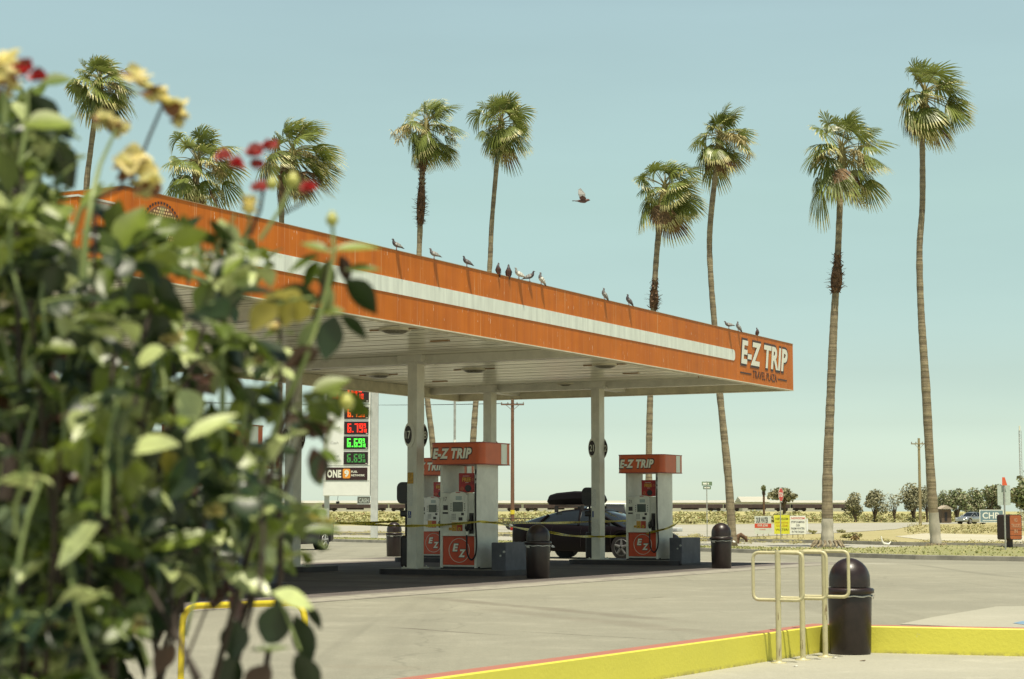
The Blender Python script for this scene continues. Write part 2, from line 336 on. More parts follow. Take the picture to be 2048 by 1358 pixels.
# verge kerb + lawn strip + lane + dry strip
sweep('verge_kerb', verge, [(0, -.02), (.02, .12), (.16, .13), (.18, .05)], [M_kerb], [0, 0, 0])
back = [G(x, y) for x, y in ((2250, 1109), (2048, 1106), (1900, 1104.5), (1700, 1101.5), (1500, 1099), (1380, 1096), (1000, 1085.5), (700, 1079.5), (500, 1075))] + [Vector((-35, 122, 0)), Vector((-95, 137, 0))]
def lawn_mesh():
    # lofted strip with a gentle crown and low mounds
    n = 90; m = 8; mb = MB()
    def along(pts, t):
        L = [0]
        for i in range(1, len(pts)): L.append(L[-1]+(Vector(pts[i]).xy-Vector(pts[i-1]).xy).length)
        q = t*L[-1]
        for i in range(1, len(pts)):
            if q <= L[i]+1e-6: k = (q-L[i-1])/(L[i]-L[i-1]); return Vector(pts[i-1]).lerp(Vector(pts[i]), k)
        return Vector(pts[-1])
    vs = []
    for i in range(n+1):
        a = along(verge, i/n); b = along(back[::-1], i/n)
        for j in range(m+1):
            p = a.lerp(b, j/m); t = j/m
            z = .10 + .03*math.sin(PI*min(1, t*1.15)) + .03*mnoise.noise(Vector((p.x*.3, p.y*.3, 0)))
            if j == 0: z = .08
            if j == m: z = .0
            mo = G(1985, 1106); z += .22*math.exp(-((p.x-mo.x)**2/6+(p.y-mo.y-2)**2/14))
            vs.append((p.x, p.y+(.15 if j == 0 else 0), z))
    mb.add(vs, [(i*(m+1)+j, (i+1)*(m+1)+j, (i+1)*(m+1)+j+1, i*(m+1)+j+1) for i in range(n) for j in range(m)], 0, True)
    o = mb.build('lawn_strip', M_lawn); tag(o, kind='structure'); return o
lawn_mesh()
lane = back[::-1] + [G(2250, 1095), G(2048, 1094), G(1800, 1090.5), G(1660, 1086.5), G(1500, 1083.5), G(1400, 1082), G(1000, 1072), G(640, 1069)] + [Vector((-60, 150, 0))]
sheet('service_lane', [(p.x, p.y) for p in lane], -.012, M_road)
lk = [G(640, 1068.8), G(1000, 1071.8), G(1400, 1081.8), G(1500, 1083.3), G(1660, 1086.3), G(1800, 1090.3), G(2048, 1093.8), G(2250, 1094.8)]
sweep('lane_kerb', lk, [(0, -.02), (.02, .13), (.18, .13), (.2, -.02)], [M_kerb], [0, 0, 0])
cross = [G(400, 1062), G(1000, 1064), G(1400, 1072), G(1480, 1074), G(1600, 1068), G(1700, 1064), G(1790, 1058), G(1840, 1049), G(2000, 1044.5), G(2300, 1044), G(2300, 1041.5), G(1900, 1042), G(1700, 1046), G(1400, 1049), G(1000, 1051), G(400, 1051)]
sheet('cross_road', [(p.x, p.y) for p in cross], -.010, M_road)
dirt = [G(1790, 1072), G(1850, 1066), G(1950, 1068), G(2060, 1071), G(2300, 1072), G(2300, 1084), G(2040, 1086), G(1930, 1082), G(1850, 1079)]
sheet('dirt_patch', [(p.x, p.y) for p in dirt], -.015, M_dirt)
# concrete slab under the canopy, in canopy coordinates
TH = math.radians(27.772); CO = Vector((7.195, 48.326, 0)); U = Vector((math.sin(TH), math.cos(TH), 0)); Nn = Vector((-U.y, U.x, 0))
def K(a, b, z=0): return CO - U*a + Nn*b + Vector((0, 0, z))
M_pad = ground_mat('canopy_concrete_shaded', (.135, .118, .108), (.085, .073, .070), (.19, .172, .15), speck=.4, streak=.2, lines=((K(-2.6, -.35), K(31, -.35), .75, (.36, .345, .28), .8, .5), (K(-2.2, -.7), K(-2.2, 13.4), 1.1, (.38, .37, .30), .9, .6), (K(-1, 12.6), K(31, 12.6), 1.4, (.40, .385, .31), .9, .6)) + tuple((K(-2.5, b_), K(31, b_), .035, (.05, .045, .04), .85, .03) for b_ in (2.3, 6.3, 10.3)) + tuple((K(a_, -.7), K(a_, 13.4), .035, (.05, .045, .04), .85, .03) for a_ in (3.9, 8.6, 13.2, 17.9, 22.5)) + ((K(6.3, -.4), K(5.6, 6), .5, (.07, .062, .055), .6, .8), (K(15.5, -.4), K(15.8, 9), .6, (.07, .062, .055), .6, .9)))  # slab colour darkened for canopy shade; pale edge bands paint its sunlit margin
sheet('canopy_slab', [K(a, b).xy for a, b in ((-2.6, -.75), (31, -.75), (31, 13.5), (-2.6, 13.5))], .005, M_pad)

# ================================================================== FUEL STATION CANOPY
H0, H1, W_, L_ = 4.438, 5.611, 9.853, 26.5
# fascia paint with weather streaks and droppings
def fascia_mat(name, col, dark):
    m = bpy.data.materials.new(name); m.use_nodes = True; q = NB(m); MATS[name] = m
    a = q.noise(5, stretch=(1, 1, .05), detail=6); b_ = q.noise(19, stretch=(1, 1, .022), detail=3); big = q.noise(.5, detail=3)
    c = q.mix(q.ramp(big, [(.3, 0.), (.7, 1.)]), col, tuple(v*.86 for v in col))
    c = q.mix(q.ramp(a, [(.42, 0.), (.75, .75)]), c, dark)
    c = q.mix(q.ramp(b_, [(.60, 0.), (.72, .5)]), c, (.72, .52, .30))
    d = q.noise(34, stretch=(1, 1, .12), detail=2); c = q.mix(q.ramp(d, [(.70, 0.), (.73, .85)]), c, (.8, .76, .62))
    # sheet seams
    tcn = q.n('ShaderNodeTexCoord'); sp = q.n('ShaderNodeSeparateXYZ'); q.l(tcn.outputs['Object'], sp.inputs[0])
    md = q.n('ShaderNodeMath', operation='FRACT'); ml = q.n('ShaderNodeMath', operation='MULTIPLY'); ml.inputs[1].default_value = 1/3.05
    q.l(sp.outputs['Y'], ml.inputs[0]); q.l(ml.outputs[0], md.inputs[0])
    c = q.mix(q.ramp(md.outputs[0], [(.0, .85), (.006, 0.)]), c, tuple(v*.5 for v in col))
    q.l(c, q.b.inputs['Base Color']); q.b.inputs['Roughness'].default_value = .5; q.b.inputs['Specular IOR Level'].default_value = .22; q.bump(big, .12, .5)
    return m
M_fascia = fascia_mat('fascia_orange', (.60, .165, .014), (.42, .10, .012))
M_stripe = mat('stripe_cream', (.76, .81, .72), .5, var=.16, vscale=5, stretch=(1, 1, .12))
M_deck = mat('deck_white', (.86, .85, .66), .22, var=.10, vscale=1.5, bump=.06, bscale=3)
M_deckin = mat('inner_fascia_cream', (.66, .62, .46), .5, var=.15, vscale=3)
M_trim = mat('fascia_trim', (.34, .20, .09), .5)
canopy = thing('fuel_canopy', 'long orange fuel station canopy with a cream stripe over the pumps', 'canopy', CO, -TH)
mb = MB(); t_ = .14
mb.box(-t_, 0, -L_, 0, H0, H1); mb.box(-W_, -W_+t_, -L_, 0, H0, H1)
mb.box(-W_+t_, -t_, -t_, 0, H0+.001, H1-.001); mb.box(-W_+t_, -t_, -L_, -L_+t_, H0+.001, H1-.001)
mb.build('fascia', M_fascia, canopy)
mb = MB()
for x0, x1, y0, y1 in ((-.17, .012, -L_-.012, .012), (-W_-.012, -W_+.17, -L_-.012, .012)): mb.box(x0, x1, y0, y1, H0-.022, H0-.002)
mb.box(-W_+.17, -.17, -.17, .012, H0-.022, H0-.002); mb.box(-W_+.17, -.17, -L_-.012, -L_+.17, H0-.022, H0-.002)
mb.build('lower_trim', M_deckin, canopy)
mb = MB(); mb.box(-.18, .01, -L_-.01, .01, H1+.001, H1+.014); mb.box(-W_-.01, -W_+.18, -L_-.01, .01, H1+.001, H1+.014)
mb.box(-W_+.18, -.18, -.18, .01, H1+.001, H1+.014); mb.box(-W_+.18, -.18, -L_-.01, -L_+.18, H1+.001, H1+.014)
mb.build('coping', M_trim, canopy)
zs0, zs1 = H1-.61*1.173, H1-.39*1.173
mb = MB(); rr = rrect(-24.3, -4.12, zs0, zs1, .1, 5); mb.prism(rr, .0025, .010, 'x'); mb.build('cream_stripe', M_stripe, canopy)
# underside deck: narrow ribbed pans running across the canopy
ZD = H0+.25; mb = MB(); prof = []; y = -L_+t_+.0
npan = 88; pw = (L_-2*t_)/npan
for i in range(npan):
    y = -L_+t_+i*pw; jit = .004*math.sin(i*2.3)
    prof += [(y, ZD+.018), (y+.022, ZD+jit), (y+pw-.022, ZD+jit*.3)]
prof += [(-t_, ZD+.018)]
mb.add([(x, p[0], p[1]) for p in prof for x in (-t_, -W_+t_)], [(2*i, 2*i+1, 2*i+3, 2*i+2) for i in range(len(prof)-1)]); mb.mi = [0 if i % 3 == 1 else 1 for i in range(len(prof)-1)]
mb.build('ribbed_deck', [M_deck, mat('deck_groove', (.20, .19, .14), .6)], canopy)
mb = MB(); mb.box(-W_+t_, -t_, -L_+t_, -t_, H1-.35, H1-.3); mb.build('roof_sheet', M_grey, canopy)
mb = MB(); mb.box(-W_+t_, -W_+t_+.012, -L_+t_, -t_, H0+.004, ZD); mb.box(-t_-.012, -t_, -L_+t_, -t_, H0+.004, ZD)
mb.box(-W_+t_+.012, -t_-.012, -t_-.012, -t_, H0+.004, ZD); mb.build('inner_fascia', M_deckin, canopy)
BF, BB = 4.75, 7.93      # column rows
ROWS = (1.65, 10.88, 20.2)
for a in ROWS:
    MB().box(-W_+.16, -.16, -a-.13, -a+.13, H0+.075, ZD+.01).build('beam', M_column, canopy)
for b, a0 in ((BF, ROWS[0]), (BB, ROWS[0])):
    MB().box(-b-.13, -b+.13, -a0+.132, -.16, H0+.072, ZD+.01).build('beam', M_column, canopy)
    MB().box(-b-.13, -b+.13, -L_+.16, -ROWS[2]-.132, H0+.072, ZD+.01).build('beam', M_column, canopy)
M_sign_blk = mat('number_disc_black', (.02, .014, .014), .4)
M_notice = mat('paper_notice', (.62, .62, .56), .6, var=.35, vscale=40, stretch=(1, 1, 6))
M_notice_y = mat('yellow_notice', (.50, .28, .04), .5, var=.5, vscale=30)
M_blue = mat('access_blue', (.02, .05, .20), .5)
nums = {(0, 0): ('21', '22'), (1, 0): ('17', '18'), (2, 0): ('13', '14'), (0, 1): ('23', '24'), (1, 1): ('19', '20'), (2, 1): ('15', '16')}
for i, a in enumerate(ROWS):
    for j, b in enumerate((BF, BB)):
        cx, cy = -b, -a
        m_ = MB(); m_.box(cx-.12, cx+.12, cy-.16, cy+.16, .12, H0+.10, bev=.012); m_.box(cx-.002, cx+.006, cy-.1645, cy-.159, .3, H0)
        col = m_.build('column', M_column, canopy)
        m_ = MB(); m_.box(cx-.30, cx+.30, cy-.30, cy+.30, H0+.10, ZD+.005, bev=.01); m_.box(cx-.34, cx+.34, cy-.2, cy+.2, H0+.07, H0+.13)
        m_.build('capital', M_column, col)
        m_ = MB(); m_.box(cx-.2, cx+.2, cy-.24, cy+.24, .12, .145)
        for sx in (-.16, .16):
            for sy in (-.2, .2): m_.disc((cx+sx, cy+sy, .145), (0, 0, 1), .018, .03, 6)
        m_.build('base_plate', M_column, col)
        # oval number plates hugging the column on both faces
        z0 = 2.98 if j == 0 else 2.98
        m_ = MB(); m_.prism(ellip(.135, .27, c=(cx-.055, z0)), cy-.180, cy-.166, 'y'); m_.prism(ellip(.135, .27, c=(cx+.055, z0)), cy+.166, cy+.180, 'y')
        m_.build('number_backing', M_column, col)
        m_ = MB(); m_.prism(ellip(.088, .195, c=(cx-.085, z0)), cy-.187, cy-.1805, 'y'); pl = m_.build('number_plate', M_sign_blk, col)
        text(pl, nums[(i, j)][0], .115, .17, M_cream, (cx-.085, cy-.1905, z0), bold=.01)
        m_ = MB(); m_.prism(ellip(.10, .195, c=(cx+.105, z0)), cy+.155, cy+.1655, 'y'); pl = m_.build('number_plate', M_sign_blk, col)
        text(pl, nums[(i, j)][1], .13, .17, M_cream, (cx+.115, cy+.152, z0), bold=.01)
        # notices pasted on the front face
        m_ = MB(); m_.box(cx-.112, cx+.02, cy-.1655, cy-.1605, 1.45, 1.92); m_.build('notice', M_notice, col)
        if (i, j) == (1, 0):
            MB().box(cx-.108, cx+.04, cy-.169, cy-.166, 1.93, 2.17).build('notice', M_notice_y, col)
            MB().box(cx-.09, cx-.012, cy-.1645, cy-.1605, 1.20, 1.34).build('access_sticker', M_blue, col)
            m_ = MB(); m_.disc((cx-.055, cy-.1650, 1.305), (0, -1, 0), .010, .002, 10)
            for p, q in (((-.057, 1.29), (-.055, 1.255)), ((-.055, 1.255), (-.033, 1.255)), ((-.033, 1.255), (-.026, 1.228)), ((-.056, 1.276), (-.036, 1.276))):
                m_.tube([(cx+p[0], cy-.1665, p[1]), (cx+q[0], cy-.1665, q[1])], .0035, 5)
            arc = [(cx-.052+.022*math.cos(t), cy-.1665, 1.243+.022*math.sin(t)) for t in [2.2+k*.5 for k in range(8)]]
            m_.tube(arc, .003, 5); m_.build('access_symbol', M_cream, col)
        if (i, j) == (0, 0):
            MB().box(cx-.09, cx-.05, cy-.1645, cy-.1605, 1.20, 1.36).build('access_sticker', M_blue, col)
            MB().box(cx-.100, cx+.09, cy-.1642, cy-.1605, .62, 1.16).build('notice', M_notice, col)
        # black squeegee / towel hood fixed beside the column
        if j == 0:
            m_ = MB(); m_.prism(rrect(cx-.46, cx-.125, 1.50, 1.97, .13, 6), cy-.02, cy+.30, 'y', sm=True)
            m_.tube([(cx-.3, cy+.12, 1.5), (cx-.3, cy+.12, .8)], .03); m_.box(cx-.40, cx-.13, cy, cy+.26, 1.22, 1.36, bev=.03)
            m_.box(cx-.36, cx-.13, cy-.05, cy+.25, .14, .82, bev=.05)
            m_.build('towel_dispenser', M_black, col)
# drop light fixtures under the deck
M_lens = mat('fixture_lens', (.23, .22, .17), .35, var=.5, vscale=25)
def loc2can(p):
    r = Vector((p.x-CO.x, p.y-CO.y, 0)); return (-(r.dot(Nn)), r.dot(U))
for px, py in ((1072, 711), (948, 742), (757, 753), (790, 663), (1137, 771), (1375, 764), (625, 737), (330, 697), (1210, 733), (470, 640), (560, 706)):
    x, y = loc2can(G(px, py, ZD-.05))
    m_ = MB(); m_.lathe([(.30, ZD+.004), (.30, ZD-.03), (.255, ZD-.04)][::-1], 24, (x, y)); fx = m_.build('light_fixture', M_deckin, canopy)
    m_ = MB(); m_.lathe([(.12, ZD-.095), (.20, ZD-.075), (.25, ZD-.041)], 24, (x, y)); m_.build('lens', M_lens, fx)
    MB().tube([(x-.55, y, ZD-.012), (x+.55, y, ZD-.012)], .012, 6).build('conduit', M_trim, fx)
for px, py in ((880, 681), (1262, 746), (880, 762)):
    x, y = loc2can(G(px, py, ZD)); MB().box(x-.2, x+.2, y-.05, y+.05, ZD-.02, ZD+.004).build('vent', M_trim, canopy)
MB().tube([(-.6, -5.4, ZD-.02), (-.45, -5.4, ZD-.02), (-.4, -5.4, H0-.02)], .012, 6).build('drain_pipe', M_trim, canopy)
# station lettering at the right end of the near fascia
def fascia_text(body, a0, a1, z0, z1, m, off, bold, shear=.0, grow=0, name='lettering'):
    return text(canopy, body, a1-a0+2*grow, z1-z0+2*grow, m, (off, -(a0+a1)/2, (z0+z1)/2), rot=(PI/2, 0, PI/2), shear=shear, bold=bold, name=name)
fascia_text('E-Z TRIP', .45, 3.72, 4.865, 5.435, M_darkline, .006, .062, .18, .055, name='lettering_outline')
fascia_text('E-Z TRIP', .45, 3.72, 4.865, 5.435, M_cream, .013, .034, .18, 0)
fascia_text('TRAVEL PLAZA', 1.24, 2.93, 4.56, 4.75, M_darkline, .005, .004, .06)
for a0, a1 in ((.50, 1.16), (3.03, 3.78)): MB().box(.001, .007, -a1, -a0, 4.63, 4.665).build('rule', M_darkline, canopy)
# round perforated emblem near the left corner
ec = (-25.70, 5.06)
m_ = MB(); m_.prism(ellip(.405, .405, 40, ec), .001, .014, 'x'); emb = m_.build('round_emblem', mat('emblem_brown', (.20, .085, .04), .5), canopy)
m_ = MB()
for r in range(-8, 9):
    for c_ in range(-8, 9):
        yy = c_*.052+(r % 2)*.026; zz = r*.045
        if yy*yy+zz*zz < .375**2: m_.disc((.0145, ec[0]+yy, ec[1]+zz), (1, 0, 0), .0165, .002, 6)
m_.build('perforation', mat('emblem_dot', (.78, .55, .26), .5), emb)
m_ = MB()
for k in range(44):
    t = 2*PI*k/44; c, s = math.cos(t), math.sin(t); cc, ss = math.cos(t+.095), math.sin(t+.095)
    m_.add([(.004, ec[0]+c*.43, ec[1]+s*.43), (.004, ec[0]+c*.465, ec[1]+s*.465), (.004, ec[0]+cc*.465, ec[1]+ss*.465), (.004, ec[0]+cc*.43, ec[1]+ss*.43)], [(0, 1, 2, 3)])
m_.build('dashed_ring', M_darkline, emb)
text(emb, 'EZ', .52, .46, M_darkline, (.017, ec[0], ec[1]), rot=(PI/2, 0, PI/2), bold=.06, shear=.15, name='letter_outline')
text(emb, 'EZ', .47, .41, M_cream, (.021, ec[0], ec[1]), rot=(PI/2, 0, PI/2), bold=.04, shear=.15)
# projecting sign box on the left end
m_ = MB(); m_.box(-W_+.2, -.16, -L_-.74, -L_-.002, 4.62, 5.38, bev=.01); sb = m_.build('end_sign_box', M_fascia, canopy)
MB().box(-W_+.19, -.145, -L_-.75, -L_-.004, 5.382, 5.41).build('cap', M_white, sb)
text(sb, 'E-Z TRIP', 3.2, .40, M_darkline, (-3.2, -L_-.743, 5.1), bold=.06, shear=.18, name='letter_outline')
text(sb, 'E-Z TRIP', 3.1, .34, M_cream, (-3.2, -L_-.748, 5.1), bold=.035, shear=.18)
text(sb, 'TRAVEL PLAZA', 1.6, .15, M_darkline, (-3.2, -L_-.743, 4.76), bold=.004)
for x0, x1 in ((-4.9, -4.15), (-2.25, -1.15)): MB().box(x0, x1, -L_-.745, -L_-.741, 4.745, 4.775).build('rule', M_darkline, sb)

# ================================================================== PUMP ISLANDS
M_isl = mat('island_steel', (.035, .028, .03), .55, var=.3, vscale=5)
M_islt = mat('island_concrete', (.22, .21, .19), .8, var=.25, vscale=3)
def island(a, b0, b1, label):
    t = thing('pump_island', label, 'kerb island', K(a-.25, (b0+b1)/2), -TH, 'concrete islands carrying the pumps')
    h = (b1-b0)/2; m_ = MB(); m_.prism(rrect(-h, h, -.9, .9, .28, 6), 0.006, .118, 'z'); m_.build('steel_edge', M_isl, t)
    m_ = MB(); m_.prism(rrect(-h+.03, h-.03, -.87, .87, .26, 6), .1185, .1225, 'z'); m_.build('concrete_top', M_islt, t)
    return t
names_r = ('under the rightmost row of pumps', 'under the middle row of pumps', 'under the leftmost row of pumps')
for i, a in enumerate(ROWS):
    island(a, 2.32, 5.38, 'raised dark-edged island on the near side ' + names_r[i])
    island(a, 7.33, 10.6, 'raised dark-edged island on the far side ' + names_r[i])
def block(a, b, label):
    t = thing('end_guard', label, 'guard block', K(a-.25, b), -TH, 'grey guard blocks at the island ends')
    MB().box(-.17, .17, -.62, .62, .006, .69, bev=.02).build('block_body', M_greybox, t)
    m_ = MB(); m_.box(-.172, .172, -.622, .622, .005, .05); m_.build('block_foot', M_isl, t)
    m_ = MB(); m_.disc((.14, -.62, .5), (0, -1, 0), .025, .03, 10); m_.disc((.06, -.62, .42), (0, -1, 0), .02, .03, 10); m_.build('bolt', M_steel, t)
    return t
block(ROWS[0]+.05, 2.42, 'slate grey guard block beside the pump numbered 21'); block(ROWS[1]+.05, 2.50, 'slate grey guard block beside the pump numbered 17'); block(ROWS[2]+.05, 2.5, 'slate grey guard block behind the rose bush')

# ================================================================== FUEL PUMPS
def make_pump(label, num):
    t = thing('fuel_pump', label, 'fuel pump', group='orange and white fuel pumps')
    m_ = MB(); m_.box(-.45, .47, .02, .90, 0, .055); m_.build('plinth', M_isl, t)
    # side slabs: the outer face of each bulges
    for s in (-1, 1):
        pts = [(s*.385, -.015), (s*.44, -.02), (s*.475, .10), (s*.495, .28), (s*.50, .46), (s*.495, .64), (s*.475, .82), (s*.44, .935), (s*.385, .93)]
        MB().prism(pts if s < 0 else pts[::-1], .03, 2.21, 'z').build('side_panel', M_white, t)
    m_ = MB(); m_.box(-.384, .384, .03, .89, .05, 1.56); m_.build('cabinet', M_white, t)
    m_ = MB(); m_.box(-.383, .383, .005, .03, .09, .70, bev=.008); dr = m_.build('lower_door', M_red, t)
    m_ = MB()
    ring = [(.01+.245*math.cos(2*PI*k/40), .002, .395+.25*math.sin(2*PI*k/40)) for k in range(41)]
    m_.tube(ring, .006, 5, cap=False); m_.build('emblem_ring', M_cream, dr)
    text(dr, 'E', .17, .19, M_darkline, (-.075, .0015, .455), bold=.06, shear=.2, name='letter_outline'); text(dr, 'Z', .20, .19, M_darkline, (.085, .0015, .335), bold=.06, shear=.2, name='letter_outline')
    text(dr, 'E', .145, .165, M_cream, (-.075, -.002, .455), bold=.045, shear=.2); text(dr, 'Z', .175, .165, M_cream, (.085, -.002, .335), bold=.045, shear=.2)
    # console
    m_ = MB(); m_.box(-.383, -.19, -.03, .03, .71, 1.60, bev=.012); m_.box(.235, .383, -.02, .03, .71, 1.60, bev=.012)
    arch = [(-.19, .70), (.235, .70), (.235, 1.56), (.20, 1.60), (.10, 1.625), (.02, 1.632), (-.06, 1.625), (-.155, 1.60), (-.19, 1.56)]
    m_.prism(arch, -.075, .029, 'y'); m_.box(-.40, .40, -.05, .03, .695, .725, bev=.008)
    cs = m_.build('console', M_white, t)
    text(cs, num, .075, .085, M_darkline, (-.31, -.033, 1.475), bold=.0)
    m_ = MB(); m_.box(-.36, -.25, -.034, -.0305, 1.24, 1.345); m_.box(-.375, -.245, -.034, -.0305, 1.16, 1.20); m_.box(.10, .165, -.079, -.0755, 1.13, 1.185); m_.box(.04, .13, -.082, -.0755, 1.02, 1.09)
    m_.build('reader_slot', M_black, cs)
    m_ = MB(); m_.box(-.10, .14, -.084, -.0755, 1.21, 1.41, bev=.006); scn = m_.build('display', M_screen, cs)
    m_ = MB(); m_.box(-.03, .115, -.080, -.0755, 1.45, 1.535); m_.build('price_display', M_screen2, cs)
    m_ = MB()
    for sx in (-.145, .185):
        for k in range(4): m_.box(sx-.010, sx+.010, -.080, -.0755, 1.225+k*.045, 1.245+k*.045)
    m_.build('side_keys', M_black, cs)
    m_ = MB()
    for r in range(4):
        for c in range(3): m_.box(-.13+c*.038, -.103+c*.038, -.081, -.0755, 1.04+r*.033, 1.063+r*.033)
    m_.build('keypad', M_grey, cs)
    m_ = MB()
    for k in range(9): m_.box(-.165+random.uniform(-.01, .01), -.15+random.uniform(0, .08), -.078, -.0755, .985+k*.004, .987+k*.004)
    m_.build('fine_print', M_grey, cs)
    m_ = MB(); m_.box(-.125, -.005, -.080, -.0755, .80, .985); m_.build('grade_panel', mat('grade_yellow', (.50, .28, .05), .5, var=.2), cs, )['label'] = 'yellow grade panel'
    m_ = MB(); m_.box(.003, .135, -.080, -.0755, .80, .985); m_.build('grade_panel', mat('grade_red', (.40, .05, .02), .5, var=.2), cs)['label'] = 'red grade panel'
    for x in (-.16, -.065, .065):
        m_ = MB(); m_.disc((x, -.081, .845), (0, -1, 0), .034, .012, 14); m_.disc((x, -.094, .845), (0, -1, 0), .014, .003, 8, mi=1); m_.build('grade_button', [M_gold, M_black], cs)
    m_ = MB(); m_.box(-.03, .075, -.078, -.0755, 1.60, 1.618); m_.build('maker_badge', M_deepred, cs)
    m_ = MB(); m_.box(.26, .36, -.024, -.0205, 1.22, 1.44); m_.build('notice', M_notice, cs)
    m_ = MB(); m_.box(.265, .375, -.026, -.0205, .745, 1.18, bev=.003); m_.build('nozzle_boot', M_black, t)
    # nozzle: body, lever guard and spout, hung in the boot
    m_ = MB(); m_.tube([(.33, -.05, 1.13), (.325, -.07, 1.05), (.30, -.10, .95), (.265, -.11, .86), (.25, -.10, .80)], [.018, .03, .038, .034, .026], 10)
    m_.tube([(.31, -.10, .99), (.25, -.14, .95), (.235, -.14, .86), (.26, -.10, .80)], .010, 6); m_.box(.285, .345, -.12, -.04, .82, 1.0, bev=.02)
    nz = m_.build('nozzle', M_blackr, t)
    MB().tube([(.25, -.10, .81), (.25, -.10, .72)], .024, 10).build('swivel', M_cream, nz)
    hose = [(.43, -.03, 2.16), (.435, -.05, 1.9), (.44, -.07, 1.6), (.445, -.08, 1.3), (.455, -.09, 1.0), (.475, -.10, .75), (.485, -.10, .52), (.465, -.10, .34), (.42, -.10, .24), (.36, -.10, .205), (.30, -.10, .25), (.26, -.10, .36), (.25, -.10, .52), (.25, -.10, .73)]
    hs = []
    for i in range(len(hose)-1):
        p0, p1, p2, p3 = [Vector(hose[max(0, min(len(hose)-1, i+k))]) for k in (-1, 0, 1, 2)]
        for k in range(4):
            u = k/4; hs.append(.5*((2*p1)+(-p0+p2)*u+(2*p0-5*p1+4*p2-p3)*u*u+(-p0+3*p1-3*p2+p3)*u**3))
    MB().tube(hs+[Vector(hose[-1])], .019, 8).build('hose', M_blackr, t)
    m_ = MB(); m_.tube([(.43, -.03, 2.20), (.43, -.03, 2.05)], .024, 8); m_.tube([(.43, -.032, 2.0), (.433, -.05, 1.9)], .028, 8); m_.tube([(.434, -.055, 1.86), (.435, -.06, 1.80)], .027, 8); m_.build('hose_coupling', M_grey, t)
    # topper advert between the side panels
    m_ = MB(); m_.box(-.06, .37, .10, .125, 1.61, 2.02, bev=.006); ad = m_.build('advert_board', M_deepred, t)
    text(ad, 'FREE', .20, .085, M_gold, (.13, .097, 1.885), bold=.03); m_ = MB(); m_.box(.10, .18, .0955, .0985, 1.815, 1.822); m_.box(.04, .2, .0955, .0985, 1.955, 1.962); m_.build('print_line', M_cream, ad)
    m_ = MB(); m_.disc((.17, .0985, 1.70), (0, -1, 0), .075, .004, 20); m_.disc((.02, .0985, 1.69), (0, -1, 0), .05, .004, 9, mi=1); m_.disc((.285, .0985, 1.885), (0, -1, 0), .035, .004, 12, mi=1)
    m_.build('print_picture', [M_black, mat('ad_pink', (.45, .10, .05), .5, var=.5, vscale=30)], ad)
    # header
    pts = rrect(-.60, .68, -.20, 1.12, .15, 7)
    hd = MB().prism(pts, 2.212, 2.645, 'z').build('header', mat('header_orange', (.58, .10, .02), .38, var=.1, vscale=3), t)
    m_ = MB(); m_.prism(rrect(-.612, .692, -.212, 1.132, .16, 7), 2.645, 2.665, 'z'); m_.prism(rrect(-.612, .692, -.212, 1.132, .16, 7), 2.195, 2.2115, 'z'); m_.build('header_trim', mat('trim_red', (.30, .04, .02), .4), hd)
    m_ = MB(); m_.box(.681, .686, .62, .88, 2.215, 2.642); m_.build('cream_band', M_stripe, hd)
    text(hd, 'E-Z TRIP', .99, .265, M_darkline, (-.055, -.2015, 2.43), bold=.075, shear=.22, name='letter_outline')
    text(hd, 'E-Z TRIP', .94, .215, M_cream, (-.055, -.2065, 2.43), bold=.05, shear=.22)
    return t
def place_pump(t, a, b): t.location = K(a, b, .1225); t.rotation_euler = (0, 0, -TH)
spec = [(ROWS[0]+.25, 3.40, '21', 'fuel pump numbered 21, the rightmost one under the canopy'), (ROWS[1]+.25, 3.54, '17', 'fuel pump numbered 17, nearest in the middle of the canopy with black hose'),
        (ROWS[2]+.25, 3.40, '13', 'fuel pump numbered 13, leftmost, glimpsed through the rose leaves'), (ROWS[0]+.25, 9.52, '23', 'fuel pump numbered 23, half hidden behind pump 17 and a column'),
        (ROWS[1]+.25, 9.52, '19', 'fuel pump numbered 19, its header showing between leaves')]
for a, b, n, lb in spec: place_pump(make_pump(lb, n), a, b)

